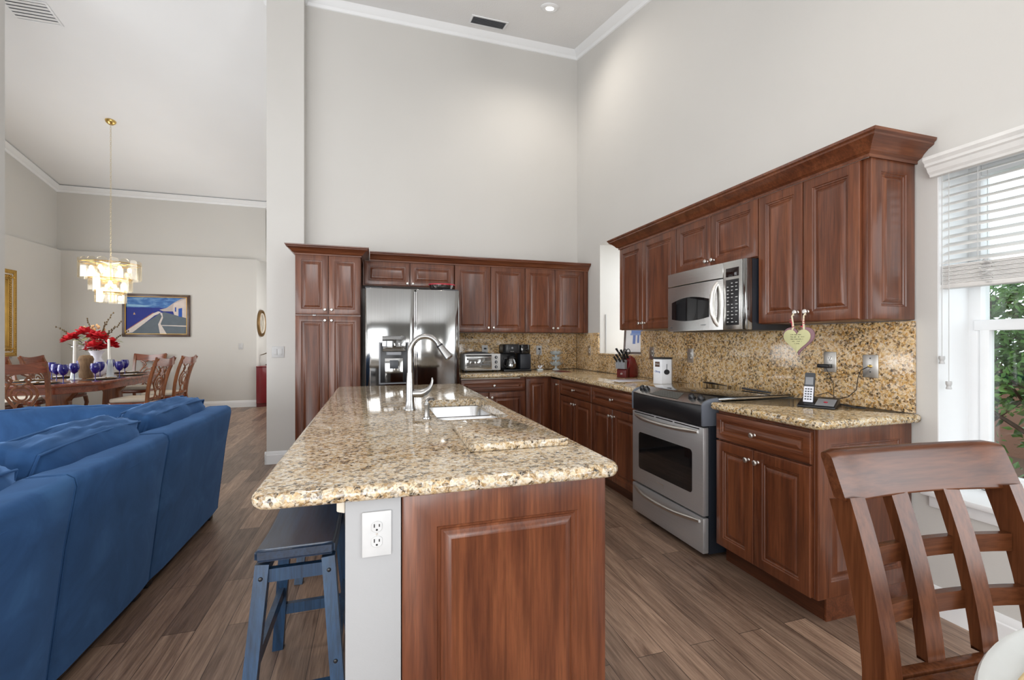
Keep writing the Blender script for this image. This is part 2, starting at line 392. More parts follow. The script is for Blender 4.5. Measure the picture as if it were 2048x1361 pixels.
    def build(s, name, mat, parent=None, loc=(0, 0, 0), rot=(0, 0, 0), smooth=32, kind=None):
        me = bpy.data.meshes.new(name); s.bm.to_mesh(me); s.bm.free()
        for m in (mat if isinstance(mat, (list, tuple)) else [mat]): me.materials.append(M[m] if isinstance(m, str) else m)
        if smooth:
            me.polygons.foreach_set('use_smooth', [True]*len(me.polygons)); me.set_sharp_from_angle(angle=math.radians(smooth))
        o = bpy.data.objects.new(name, me); C.objects.link(o)
        o.location = loc; o.rotation_euler = rot
        if parent is not None: o.parent = parent
        if kind: o['kind'] = kind
        return o
def tag(o, label, cat, group=None):
    o['label'] = label; o['category'] = cat
    if group: o['group'] = group
    return o
def thing(name, label, cat, loc=(0, 0, 0), rz=0.0, group=None):
    o = bpy.data.objects.new(name, None); C.objects.link(o); o.empty_display_size = 0.1
    o.location = loc; o.rotation_euler = (0, 0, rz); return tag(o, label, cat, group)
def copy_tree(o, parent=None):
    c = o.copy(); C.objects.link(c)
    if parent is not None: c.parent = parent
    for ch in list(o.children): copy_tree(ch, c)
    return c
def struct(mb, name, mat, **k): return mb.build(name, mat, kind='structure', **k)
def text(name, s, size, mat, parent, loc, rot, ext=0.0004, align='CENTER'):
    cu = bpy.data.curves.new(name, 'FONT'); cu.body = s; cu.size = size; cu.extrude = ext; cu.align_x = align; cu.align_y = 'CENTER'
    cu.materials.append(M[mat]); o = bpy.data.objects.new(name, cu); C.objects.link(o)
    me = bpy.data.meshes.new_from_object(o.evaluated_get(bpy.context.evaluated_depsgraph_get())); bpy.data.objects.remove(o)
    o = bpy.data.objects.new(name, me); C.objects.link(o)
    o.parent = parent; o.location = loc; o.rotation_euler = rot; return o
def marks(w, h, n, mat, parent, loc, rz=0.0):
    """a tiny printed maker's mark too small to read: a row of short strokes"""
    m = MB(); p = w/n
    for i in range(n):
        x = -w/2+i*p; m.box(x, x+p*.35, -.0005, .0005, -h/2, h/2*(1 if i % 2 else .6)); m.box(x, x+p*.7, -.0005, .0005, -h/2, -h/2+h*.25)
    return m.build('printed_mark', mat, parent, loc, (0, 0, rz), 0)
def arc(cx, cy, r, a0, a1, n): return [(cx+r*math.cos(a0+(a1-a0)*i/n), cy+r*math.sin(a0+(a1-a0)*i/n)) for i in range(n+1)]
# pixel ray -> world point on a plane (only for measuring where things stand)
CY, SY = math.cos(0.2979), math.sin(0.2979)
def px(u, v, X=None, Y=None, Z=None):
    a = (u-1024)/890.8; b = (683-v)/890.8; d = (a*CY+SY, -a*SY+CY, b)
    t = X/d[0] if X is not None else Y/d[1] if Y is not None else (Z-1.284)/d[2]
    return Vector((t*d[0], t*d[1], 1.284+t*d[2]))

# ------------------------------------------------------------------ the setting
XW, YW, YD = 2.529, 5.327, 9.84
def zk(y): return 5.07+0.25*(y-5.33)          # kitchen side of the vault
def zd_(y): return 5.07-0.22*(y-5.33)         # dining side of the vault
struct(MB().box(-5.6, 3.1, -3.4, 13, -0.1, 0.0), 'floor', 'floor', smooth=0)
# right wall with two window openings: breakfast window and the niche beside the fridge wall
WY0, WY1, WZ0, WZ1 = 0.30, 1.416, 0.575, 2.12
NY0, NY1, NZ0, NZ1 = 3.836, 4.708, 1.125, 2.42
mb = MB()
mb.box(XW, XW+.3, -3.4, -2.5, 0, 5.3); mb.box(XW, XW+.3, -2.5, -0.0, 0, 0.5); mb.box(XW, XW+.3, -2.5, -0.0, 2.4, 5.3)
mb.box(XW, XW+.3, 0.0, WY0, 0, 5.3); mb.box(XW, XW+.3, WY0, WY1, 0, WZ0); mb.box(XW, XW+.3, WY0, WY1, WZ1, 5.3)
mb.box(XW, XW+.3, WY1, 3.0, 0, 5.3); mb.box(XW, XW+.45, 3.0, NY0, 0, 5.3); mb.box(XW, XW+.45, NY0, NY1, 0, NZ0)
mb.box(XW, XW+.45, NY0, NY1, NZ1, 5.3); mb.box(XW, XW+.45, NY1, YW+.2, 0, 5.3)
struct(mb, 'wall_right', 'wall', smooth=0)
struct(MB().box(-0.7255, XW, YW, YW+.15, 0, 5.3), 'wall_back', 'wall', smooth=0)
struct(MB().box(-1.083, -0.7255, 5.19, YW+.15, 0, 5.3), 'wall_back_pillar', 'wall', smooth=0)
struct(MB().box(-5.6, -3.375, 5.19, YW+.15, 0, 5.3), 'wall_left_stub', 'wall', smooth=0)
struct(MB().box(-5.6, -5.45, -3.4, 5.19, 0, 5.3), 'wall_left', 'wall2', smooth=0)
mb = MB()   # rear wall, with the patio door opening behind the camera
mb.box(-5.45, -4.95, -3.4, -3.2, 0, 5.3); mb.box(0.15, XW, -3.4, -3.2, 0, 5.3); mb.box(-4.95, 0.15, -3.4, -3.2, 2.5, 5.3)
struct(mb, 'wall_rear', 'rear_dark', smooth=0)
mb = MB()   # dining walls: thick lower part with a plant ledge, thinner wall above
mb.box(-5.6, -2.229, YD, YD+.3, 0, 2.89); struct(mb, 'wall_dining_lower', 'wall2', smooth=0)
struct(MB().box(-5.6, -2.10, YD+.12, YD+.3, 2.89, 5.0), 'wall_dining_upper', 'wall2', smooth=0)
struct(MB().box(-5.6, -5.30, YW+.15, YD, 0, 2.89), 'wall_dining_left', 'wall2', smooth=0)
struct(MB().box(-5.6, -5.42, YW+.15, YD+.12, 2.89, 5.2), 'wall_dining_left_upper', 'wall2', smooth=0)
struct(MB().box(-2.6, -2.229, YD+.3, 12.4, 0, 5.0), 'wall_hall_left', 'wall2', smooth=0)
struct(MB().box(-2.6, -0.9, 12.4, 12.6, 0, 5.0), 'wall_hall_end', 'wall2', smooth=0)
struct(MB().box(-1.083, -0.9, YW+.15, 12.4, 0, 5.2), 'wall_hall_right', 'wall2', smooth=0)
mb = MB()
mb.prism([(-3.4, zk(-3.4)), (5.33, zk(5.33)), (5.33, zk(5.33)+.12), (-3.4, zk(-3.4)+.12)], 'x', -5.6, 3.1)
struct(mb, 'ceiling', 'ceiling', smooth=0)
mb = MB()
mb.prism([(5.33, zd_(5.33)), (12.6, zd_(12.6)), (12.6, zd_(12.6)+.12), (5.33, zd_(5.33)+.12)], 'x', -5.6, 0.2)
struct(mb, 'ceiling_dining', 'ceiling2', smooth=0)
# crown moulding: profile (out from the wall, down from the ceiling)
CR = [(0, 0), (.085, 0), (.085, -.012), (.072, -.02), (.060, -.036), (.040, -.058), (.022, -.072), (.018, -.086), (.012, -.10), (0, -.105)]
def crown(name, p0, p1, out, drop0=0, drop1=0):
    p0, p1, out = Vector(p0), Vector(p1), Vector(out); m = MB(); n = len(CR)
    t = (p1-p0); t.z = 0; t.normalize()
    vs = []
    for p, k, e in ((p0, drop0, -1), (p1, drop1, 1)):
        for a, b in CR: vs.append(p + out*a + Vector((0, 0, b)) + t*(e*k*a))
    v, f = m._add(vs, [tuple(range(n)), tuple(range(n, 2*n))] + [(i, (i+1) % n, n+(i+1) % n, n+i) for i in range(n)])
    bmesh.ops.recalc_face_normals(m.bm, faces=f)
    return struct(m, name, 'trim', smooth=25)
crown('trim_crown_back', (-0.7255, YW, zk(YW)-.002), (XW, YW, zk(YW)-.002), (0, -1, 0), 0, -1)
crown('trim_crown_right', (XW, YW, zk(YW)-.002), (XW, -3.2, zk(-3.2)-.002), (-1, 0, 0), -1, 0)
crown('trim_crown_pillar', (-1.083, 5.19, zk(5.19)-.002), (-0.7255, 5.19, zk(5.19)-.002), (0, -1, 0), 1, 1)
crown('trim_crown_pillar_side', (-0.7255, 5.19, zk(5.19)-.002), (-0.7255, YW, zk(YW)-.002), (1, 0, 0), 1, -1)
crown('trim_crown_pillar_left', (-1.083, YW+.15, zk(5.19)-.03), (-1.083, 5.19, zk(5.19)-.002), (-1, 0, 0), 0, 1)
crown('trim_crown_dining', (-5.42, YD+.12, zd_(YD+.12)-.002), (-2.10, YD+.12, zd_(YD+.12)-.002), (0, -1, 0), -1, 1)
crown('trim_crown_dining_left', (-5.42, 5.6, zd_(5.6)-.002), (-5.42, YD+.12, zd_(YD+.12)-.002), (1, 0, 0), 0, -1)
crown('trim_crown_hall', (-2.10, YD+.12, zd_(YD+.12)-.002), (-2.10, YD+.3, zd_(YD+.3)-.002), (1, 0, 0), 1, 0)
BB = [(0, 0), (.016, 0), (.016, .095), (.011, .10), (.011, .108), (.006, .125), (.003, .132), (0, .132)]
def baseboard(name, p0, p1, out):
    p0, p1, out = Vector(p0), Vector(p1), Vector(out); m = MB(); n = len(BB)
    v, f = m._add([p + out*a + Vector((0, 0, b)) for p in (p0, p1) for a, b in BB], [tuple(range(n)), tuple(range(n, 2*n))] + [(i, (i+1) % n, n+(i+1) % n, n+i) for i in range(n)])
    bmesh.ops.recalc_face_normals(m.bm, faces=f)
    return struct(m, name, 'trim', smooth=25)
baseboard('baseboard_right', (XW, -3.2, 0), (XW, 1.49, 0), (-1, 0, 0))
baseboard('baseboard_dining', (-5.30, YD, 0), (-2.213, YD, 0), (0, -1, 0))
baseboard('baseboard_dining_left', (-5.30, 5.5, 0), (-5.30, YD, 0), (1, 0, 0))
baseboard('baseboard_hall', (-2.229, YD-.016, 0), (-2.229, 12.4, 0), (1, 0, 0))
baseboard('baseboard_hall_end', (-2.229, 12.4, 0), (-1.083, 12.4, 0), (0, -1, 0))
baseboard('baseboard_pillar', (-1.099, 5.19, 0), (-0.745, 5.19, 0), (0, -1, 0))
baseboard('baseboard_pillar_side', (-1.083, 5.174, 0), (-1.083, YW+.15, 0), (-1, 0, 0))
# breakfast window in the right wall: white double-hung frame, glass, sill
FX = XW+.215
mb = MB()
for a, b in ((WY0, WY0+.05), (WY1-.05, WY1)): mb.box(FX, FX+.07, a, b, WZ0, WZ1, .004)
mb.box(FX+.001, FX+.069, WY0+.05, WY1-.05, WZ1-.05, WZ1, .004); mb.box(FX+.001, FX+.069, WY0+.05, WY1-.05, WZ0+.007, WZ0+.05, .004)
w1 = struct(mb, 'window_1', 'trim')
mb = MB(); mb.box(FX-.012, FX+.05, WY0+.03, WY1-.03, 1.335, 1.385, .004)   # meeting rail
for a, b in ((WY0+.05, WY0+.085), (WY1-.085, WY1-.05)): mb.box(FX-.01, FX+.03, a, b, WZ0+.05, 1.34, .003)
mb.box(FX-.01, FX+.03, WY0+.05, WY1-.05, WZ0+.05, WZ0+.095, .003)
mb.build('window_sash', 'trim', w1, kind='structure')
mb = MB(); mb.box(FX+.01, FX+.014, WY0+.05, WY1-.05, WZ0+.07, 1.35); mb.box(FX+.035, FX+.039, WY0+.05, WY1-.05, 1.36, WZ1-.05)
mb.build('window_pane', 'pane', w1, kind='structure', smooth=0)
struct(MB().box(XW-.045, FX, WY0-.05, WY1+.045, WZ0-.02, WZ0+.006, .005).box(XW-.018, XW-.001, WY0-.03, WY1+.025, WZ0-.075, WZ0-.021, .005), 'trim_windowsill', 'trim')
# white painted returns round the breakfast window
mb = MB(); mb.box(XW+.001, FX, WY1-.004, WY1, WZ0+.007, WZ1); mb.box(XW+.001, FX, WY0, WY0+.004, WZ0+.007, WZ1); mb.box(XW+.001, FX-.001, WY0+.0045, WY1-.0045, WZ1-.004, WZ1)
struct(mb, 'trim_window_return', 'trim', smooth=0)
# niche window
mb = MB()
for a, b in ((NY0, NY0+.05), (NY1-.05, NY1)): mb.box(XW+.40, XW+.45, a, b, NZ0, NZ1, .004)
[mb.box(XW+.401, XW+.449, NY0+.05, NY1-.05, a, a+.05, .004) for a in (NZ0, 1.72, NZ1-.05)]
w2 = struct(mb, 'window_2', 'trim')
mb = MB(); mb.box(XW+.42, XW+.424, NY0+.05, NY1-.05, NZ0+.05, NZ1-.05); mb.build('window_pane', 'pane', w2, kind='structure', smooth=0)
# patio door behind the camera (seen only in reflections)
mb = MB()
for x in (-4.95, -3.30, -1.60, 0.07): mb.box(x, x+.08, -3.33, -3.25, 0, 2.5)
mb.box(-4.95, 0.15, -3.33, -3.25, 2.42, 2.5); mb.box(-4.95, 0.15, -3.33, -3.25, 0, 0.08)
struct(mb, 'door_1', 'trim', smooth=0)
# ------------------------------------------------------------------ cabinets
def knob_mb():
    m = MB(); m.lathe([(0.0, -0.030), (.009, -.0295), (.0135, -.026), (.0145, -.022), (.013, -.018), (.0075, -.014), (.005, -.010), (.0055, -.004), (.009, 0.0), (.009, .0)][::-1] , n=16, axis='y')
    return m
KNOB = knob_mb().build('knob', 'nickel')
KNOB_ME = KNOB.data; bpy.data.objects.remove(KNOB)
def knob(parent, x, y, z):
    o = bpy.data.objects.new('knob', KNOB_ME); C.objects.link(o); o.parent = parent; o.location = (x, y, z); return o
def door_prof(fr, t=.02):
    return [(0, 0), (0, -t+.005), (.002, -t+.0015), (.006, -t), (fr, -t), (fr+.003, -t+.004), (fr+.009, -t+.0055), (fr+.013, -t+.0095), (fr+.019, -t+.0095),
            (fr+.022, -t+.0075), (fr+.036, -t+.002), (fr+.040, -t+.001), (fr+.043, -t+.002)]
def front(parent, kind, x0, x1, z0, z1, kx=None, kz=None, fr=None, name=None):
    w, h = x1-x0, z1-z0
    fr = fr or (.052 if kind == 'door' else .034)
    d = MB().rings(w, h, door_prof(fr)).build(name or kind, 'cherry' if kind == 'door' else 'cherry_h', parent, (x0, -.001, z0), smooth=22)
    if kx is not None: knob(d, kx-x0, -.0195, kz-z0)
    return d
def cab(name, label, loc, rz, w, d, z0, z1, toe=False, group=None, cat='cabinet'):
    """carcass from z0 to z1 behind the plane y = 0, w wide and d deep"""
    r = thing(name, label, cat, loc, rz, group)
    MB().box(0, w, 0, d, z0, z1, .002, 1).build('carcass', 'cherry', r)
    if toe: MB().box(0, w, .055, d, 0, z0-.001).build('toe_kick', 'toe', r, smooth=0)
    return r
def end_panel(r, w, d, z0, z1, side=1, fr=.075):
    if side > 0: return MB().rings(d, z1-z0, door_prof(fr, .018)).build('end_panel', 'cherry', r, (w+.001, 0, z0), (0, 0, PI/2), smooth=22)
    return MB().rings(d, z1-z0, door_prof(fr, .018)).build('end_panel', 'cherry', r, (-.001, d, z0), (0, 0, -PI/2), smooth=22)
G = .0025
def pair(r, x0, x1, z0, z1, kz, xm=None):
    xm = xm or (x0+x1)/2
    front(r, 'door', x0+G, xm-G, z0, z1, xm-.030, kz); front(r, 'door', xm+G, x1-G, z0, z1, xm+.030, kz)

# base cabinets along the right wall; carcass front at X = 1.915
RX, DB = 1.915, XW-1.915-.004
ZC = .887
IZC = .873
r = cab('base_cabinet', 'cherry base cabinet with panelled end, between the range and the window', (RX, 2.130, 0), -PI/2, .595, DB, .105, ZC, True, 'base cabinets')
front(r, 'drawer', .002, .588, .722, .868, .275, .792); pair(r, .0, .588, .110, .712, .655, .268)
end_panel(r, .595, DB-.002, .107, ZC-.001)
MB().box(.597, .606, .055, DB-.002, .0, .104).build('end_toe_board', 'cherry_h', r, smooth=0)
r = cab('base_cabinet', 'dark cherry drawer and double door base cabinet immediately left of the range', (RX, 3.690, 0), -PI/2, .755, DB, .105, ZC, True, 'base cabinets')
front(r, 'drawer', .004, .751, .722, .868, .375, .792); pair(r, .0, .755, .110, .712, .655)
r = cab('base_cabinet', 'dark cherry drawer and double door base cabinet under the niche, second left of the range', (RX, 4.430, 0), -PI/2, .736, DB, .105, ZC, True, 'base cabinets')
front(r, 'drawer', .004, .732, .722, .868, .366, .792); pair(r, .0, .736, .110, .712, .655)
r = cab('corner_cabinet', 'corner base cabinet with two narrow doors meeting in the inside corner', (1.602, 4.713, 0), 0, .311, YW-4.713-.004, .105, ZC, True, 'base cabinets')
front(r, 'door', .004, .270, .110, .868)
d = MB().rings(.236, .758, door_prof(.045)).build('door', 'cherry', r, (.312, -.036, .110), (0, 0, -PI/2), smooth=22); knob(d, .205, -.0195, .705)
# base cabinet on the back wall beside the refrigerator
r = cab('base_cabinet', 'cherry base cabinet with wide drawer under toaster oven and coffee maker', (.870, 4.713, 0), 0, .728, YW-4.713-.004, .105, ZC, True, 'base cabinets')
front(r, 'drawer', .004, .724, .735, .862, .365, .80); pair(r, .0, .728, .110, .725, .672, .31)
MB().box(.0, .66, -.034, -.003, .876, .884).build('pull_out_board', 'cream', r, smooth=0)
# tall pantry
r = cab('pantry_cabinet', 'tall cherry pantry cabinet with four doors left of the refrigerator', (-.737, 4.713, 0), 0, .598, YW-4.713-.004, .105, 2.135, True)
pair(r, .0, .598, .112, 1.530, 1.487); pair(r, .0, .598, 1.546, 2.122, 1.592)
MB().box(.155, .185, -.010, -.001, 1.532, 1.5435, .001).build('child_latch', 'white', r)
# wall cabinets on the back wall
r = cab('wall_cabinet', 'short cherry wall cabinet with two low doors above the refrigerator', (-.128, 5.025, 0), 0, .984, YW-5.025-.004, 1.885, 2.155, False, 'wall cabinets')
front(r, 'door', .014, .490, 1.893, 2.142, .462, 1.915, .045); front(r, 'door', .496, .980, 1.893, 2.142, .522, 1.915, .045)
r = cab('wall_cabinet', 'two door cherry wall cabinet above the toaster oven, beside the refrigerator', (.860, 5.025, 0), 0, .838, YW-5.025-.004, 1.387, 2.155, False, 'wall cabinets')
pair(r, .0, .838, 1.390, 2.148, 1.440)
r = cab('wall_cabinet', 'two door cherry wall cabinet above the coffee maker in the corner', (1.701, 5.025, 0), 0, .824, YW-5.025-.004, 1.387, 2.155, False, 'wall cabinets')
pair(r, .0, .764, 1.390, 2.148, 1.440)
MB().box(.766, .822, -.020, -.001, 1.390, 2.148, .002).build('filler_strip', 'cherry', r)
# wall cabinets on the right wall; carcass front at X = 2.227
UX, DU = 2.227, XW-2.227-.004
r = cab('wall_cabinet', 'two door cherry wall cabinet between the niche and the microwave', (UX, 3.726, 0), -PI/2, .826, DU, 1.387, 2.155, False, 'wall cabinets')
pair(r, .0, .826, 1.390, 2.148, 1.440, .380)
r = cab('wall_cabinet', 'short cherry wall cabinet with two small doors directly above the microwave', (UX, 2.898, 0), -PI/2, .764, DU, 1.792, 2.155, False, 'wall cabinets')
pair(r, .0, .764, 1.797, 2.148, 1.838, .367)
r = cab('wall_cabinet', 'two door cherry wall cabinet with panelled end beside the window blind', (UX, 2.132, 0), -PI/2, .611, DU, 1.387, 2.155, False, 'wall cabinets')
pair(r, .0, .590, 1.390, 2.148, 1.442, .293)
end_panel(r, .611, DU-.002, 1.389, 2.153, fr=.062)
# crown mouldings that sit on the cabinet runs: profile out/up, swept with mitred corners
CC = [(0, 0), (.006, 0), (.006, .012), (.012, .016), (.020, .020), (.028, .032), (.044, .048), (.058, .056), (.064, .060), (.064, .068), (.072, .074), (.074, .084), (0, .084)]
def cab_crown(name, label, path, z, outs, group='cabinet crown mouldings', k=1.0):
    """path: xy corner points; outs: mitre offset per point"""
    m = MB(); n = len(CC); vs = []
    for (x, y), (ox, oy) in zip(path, outs): vs += [(x+ox*a*k, y+oy*a*k, z+b*k) for a, b in CC]
    fs = [tuple(range(n)), tuple(range((len(path)-1)*n, len(path)*n))]
    for s_ in range(len(path)-1): fs += [(s_*n+i, s_*n+(i+1) % n, (s_+1)*n+(i+1) % n, (s_+1)*n+i) for i in range(n)]
    v, f = m._add(vs, fs); bmesh.ops.recalc_face_normals(m.bm, faces=f)
    return tag(m.build(name, 'cherry_h', smooth=25), label, 'crown moulding', group)
cab_crown('cabinet_crown', 'cherry crown moulding on top of the tall pantry', [(-.738, YW-.004), (-.738, 4.692), (-.138, 4.692), (-.138, YW-.004)], 2.1205, [(-1, 0), (-1, -1), (1, -1), (1, 0)], k=1.06)
cab_crown('cabinet_crown', 'long cherry crown moulding over the refrigerator and back wall cabinets', [(-.055, 5.004), (XW-.003, 5.004)], 2.1465, [(0, -1), (0, -1)], k=1.06)
cab_crown('cabinet_crown', 'long cherry crown moulding over the right wall cabinets and microwave', [(XW-.003, 3.727), (2.206, 3.727), (2.206, 1.501), (XW-.003, 1.501)], 2.1465, [(0, 1), (-1, 1), (-1, -1), (0, -1)], k=1.16)

# ------------------------------------------------------------------ worktops and backsplashes
def slab_edge(m, poly, z0, z1, b=.017, seg=4):
    v, f = m._add([(x, y, z0) for x, y in poly] + [(x, y, z1) for x, y in poly],
                  [tuple(range(len(poly)))[::-1], tuple(range(len(poly), 2*len(poly)))] + [(i, (i+1) % len(poly), len(poly)+(i+1) % len(poly), len(poly)+i) for i in range(len(poly))])
    bmesh.ops.recalc_face_normals(m.bm, faces=f)
    es = list({e for g in f[:2] for e in g.edges})
    bmesh.ops.bevel(m.bm, geom=es, offset=b, segments=seg, affect='EDGES', profile=0.5)
def rounded(pts, rad, n=6):
    """round the corners of a polygon; rad per corner"""
    out = []; m = len(pts)
    for i, p in enumerate(pts):
        r_ = rad[i] if isinstance(rad, (list, tuple)) else rad
        p = Vector(p); a = Vector(pts[i-1])-p; b = Vector(pts[(i+1) % m])-p
        if r_ <= 0: out.append(tuple(p)); continue
        ua, ub = a.normalized(), b.normalized(); ang = ua.angle(ub); dl = r_/math.tan(ang/2)
        c = p + (ua+ub).normalized()*(r_/math.sin(ang/2)); s0 = p+ua*dl; s1 = p+ub*dl
        a0 = math.atan2(s0.y-c.y, s0.x-c.x); a1 = math.atan2(s1.y-c.y, s1.x-c.x)
        while a1-a0 > PI: a1 -= 2*PI
        while a1-a0 < -PI: a1 += 2*PI
        out += [(c.x+r_*math.cos(a0+(a1-a0)*k/n), c.y+r_*math.sin(a0+(a1-a0)*k/n)) for k in range(n+1)]
    return out
ZT0, ZT1 = .8745, .915      # island
PT0, PT1 = .888, .930      # worktops along the walls
m = MB(); slab_edge(m, rounded([(.862, YW-.003), (XW-.003, YW-.003), (XW-.003, 2.932), (1.862, 2.932), (1.862, 4.660), (.862, 4.660)], [0, 0, 0, .012, .05, 0]), PT0, PT1)
tag(m.build('countertop', 'granite'), 'L-shaped gold granite worktop running from the refrigerator round the corner to the range', 'worktop', 'granite worktops')
m = MB(); slab_edge(m, rounded([(XW-.003, 2.140), (XW-.003, 1.475), (1.862, 1.475), (1.862, 2.140)], [0, .012, .045, .012]), PT0, PT1)
tag(m.build('countertop', 'granite'), 'short gold granite worktop right of the range with the cordless phone on it', 'worktop', 'granite worktops')
SP = YW-.024
tag(MB().box(.862, XW-.026, SP, YW-.002, PT1+.001, 1.384, .002).build('backsplash', 'granite_splash'), 'granite backsplash on the back wall behind toaster oven and coffee maker', 'backsplash', 'granite backsplashes')
tag(MB().box(XW-.024, XW-.002, NY1+.002, YW-.003, PT1+.001, 1.384, .002).build('backsplash', 'granite_splash'), 'narrow granite backsplash in the corner, left of the bright niche', 'backsplash', 'granite backsplashes')
tag(MB().box(XW-.024, XW-.002, NY0+.002, NY1-.002, PT1+.001, NZ0-.002, .002).build('backsplash', 'granite_splash'), 'low granite backsplash strip beneath the niche, behind the knife block', 'backsplash', 'granite backsplashes')
tag(MB().box(XW-.024, XW-.002, 1.500, NY0-.002, PT1+.001, 1.384, .004).build('backsplash', 'granite_splash'), 'long granite backsplash behind the range, below the right wall cabinets', 'backsplash', 'granite backsplashes')
tag(MB().box(XW-.03, XW+.40, NY0+.002, NY1-.002, NZ0+.0005, NZ0+.02, .004).build('niche_sill', 'granite_splash'), 'granite sill in the niche, with the framed picture standing on it', 'sill')

# ------------------------------------------------------------------ island
IY0, IY1 = 1.216, 3.83
r = thing('kitchen_island', 'kitchen island base with cherry end panel and white knee wall', 'island', (0, 0, 0))
m = MB(); m.box(.068, .660, IY0+.022, 2.045, .105, IZC); m.box(.068, .660, 2.845, IY1, .105, IZC)
m.box(.068, .084, 2.045, 2.845, .105, IZC); m.box(.644, .660, 2.045, 2.845, .105, IZC); m.box(.084, .644, 2.045, 2.845, .105, .13)
m.build('carcass', 'cherry', r, smooth=0)
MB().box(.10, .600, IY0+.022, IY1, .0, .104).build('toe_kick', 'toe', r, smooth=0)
MB().rings(.606, IZC-.004, door_prof(.092, .020)).build('end_panel', 'cherry', r, (.068, IY0+.021, .003), smooth=22)
MB().box(-.074, .0655, IY0+.004, IY1, .0, IZC, .002).build('knee_wall', 'lowwall', r)
MB().prism([(-.095, IZC-.028), (-.0745, IZC-.034), (-.0745, IZC-.001), (-.095, IZC-.002)], 'y', IY0+.008, IY0+.06, .003).build('chipped_plaster', 'cream', r)
for k in range(4):
    y0 = IY0+.03+k*.64
    for yy in (y0+.01, y0+.325): MB().rings(.305, .735, door_prof(.05)).build('door', 'cherry', r, (.661, yy, .115), (0, 0, PI/2), smooth=22)
# worktop with the sink cut-out
def px2(u, v, z): p = px(u, v, Z=z); return (p.x, p.y)
IT = [(-.292, 1.190), (.716, 1.178), (.712, 3.865), (-.292, 3.875)]
SX0, SX1, SY0, SY1 = .285, .632, 2.075, 2.805
m = MB(); slab_edge(m, rounded(IT, [.05, .055, .05, .05]), ZT0, ZT1, .019, 5)
top = m.build('island_worktop', 'granite_island'); tag(top, 'large polished granite island worktop with undermount sink cut-out', 'worktop', 'granite worktops')
cut = MB(); cut.prism(rounded([(SX0, SY0), (SX1, SY0), (SX1, SY1), (SX0, SY1)], .06), 'z', .80, 1.0); cut = cut.build('cutter', 'granite', smooth=0)
md = top.modifiers.new('cut', 'BOOLEAN'); md.object = cut; md.solver = 'EXACT'
dg = bpy.context.evaluated_depsgraph_get(); me2 = bpy.data.meshes.new_from_object(top.evaluated_get(dg))
top.modifiers.clear(); top.data = me2; bpy.data.objects.remove(cut)
me2.polygons.foreach_set('use_smooth', [True]*len(me2.polygons)); me2.set_sharp_from_angle(angle=math.radians(32))
# double bowl sink under the cut-out (carcass top is open there: bowls hang from the slab)
r = thing('double_sink', 'double bowl stainless steel undermount sink in the island worktop', 'sink', (0, 0, 0))
def bowl(y0, y1, depth):
    m = MB(); loops = []
    for ins, z in [(-.022, ZT0-.0015), (.0, ZT0-.0015), (.008, ZT0-.012), (.016, ZT0-depth*.85), (.035, ZT0-depth*.98), (.075, ZT0-depth)]:
        loops.append([(x, y, z) for x, y in rounded([(SX0-.006+ins, y0+ins), (SX1+.006-ins, y0+ins), (SX1+.006-ins, y1-ins), (SX0-.006+ins, y1-ins)], max(.07-ins*.5, .012), 5)])
    n = len(loops[0]); vs = [p for l in loops for p in l]; fs = []
    for a in range(len(loops)-1):
        for k in range(n): fs.append((a*n+k, a*n+(k+1) % n, (a+1)*n+(k+1) % n, (a+1)*n+k))
    fs.append(tuple(range((len(loops)-1)*n, len(loops)*n)))
    m._add(vs, fs); return m
ym = 2.40
bowl(SY0-.006, ym-.012, .20).build('near_bowl', 'sinksteel', r, smooth=40); bowl(ym+.012, SY1+.006, .20).build('far_bowl', 'sinksteel', r, smooth=40)
MB().box(SX0, SX1, ym-.0115, ym+.0115, ZT0-.05, ZT0-.012, .008, 3).build('divider', 'sinksteel', r)
for y in ((SY0+ym)/2, (SY1+ym)/2): MB().lathe([(0.0, 0), (.03, .0), (.042, .003), (.045, .002), (.045, 0)], ((SX0+SX1)/2, y, ZT0-.199), 20).build('drain', 'chrome', r)
# faucet: bell base, high arc, pull-down head, side lever
r = thing('faucet', 'tall brushed steel pull-down faucet behind the island sink', 'faucet', (.178, 2.44, ZT1+.001))
MB().lathe([(.0, 0), (.029, 0), (.029, .006), (.026, .012), (.022, .05), (.021, .12), (.019, .16), (.0165, .20), (.0, .20)], n=24).build('body', 'faucet', r)
dirx, diry = .92, -.38
pts = [(0, 0, .19), (0, 0, .28)] + [(dirx*(.085-.085*math.cos(q)), diry*(.085-.085*math.cos(q)), .30+.095*math.sin(q)) for q in [PI*k/14*.80 for k in range(0, 15)]]
MB().tube(pts, .0145, 14).build('spout', 'faucet', r, smooth=60)
p = Vector(pts[-1]); t = (Vector(pts[-1])-Vector(pts[-2])).normalized()
MB().tube([p+t*.001, p+t*.02, p+t*.055, p+t*.095, p+t*.10], [.0155, .017, .021, .0255, .022], 18).build('spray_head', 'faucet', r, smooth=40)
MB().tube([p+t*.012, p+t*.020], .0182, 18).build('collar', 'black', r)
lv = [(.016, 0, .088), (.060, -.008, .088), (.080, -.013, .096), (.100, -.018, .112), (.113, -.02, .135), (.117, -.02, .158), (.115, -.02, .172)]
MB().tube(lv, [.022, .023, .020, .014, .009, .0065, .0035], 12).build('lever', 'faucet', r, smooth=60)
r = thing('soap_dispenser', 'short steel soap dispenser pump beside the faucet', 'soap dispenser', (.235, 2.145, ZT1+.001))
MB().lathe([(.0, 0), (.021, 0), (.020, .006), (.013, .012), (.0105, .05), (.014, .062), (.014, .072), (.0, .074)], n=18).build('body', 'faucet', r)
MB().tube([(0, 0, .073), (0, 0, .084), (.012, .02, .090), (.035, .055, .086), (.04, .062, .078)], [.009, .009, .0075, .0065, .004], 10).build('nozzle', 'faucet', r, smooth=60)
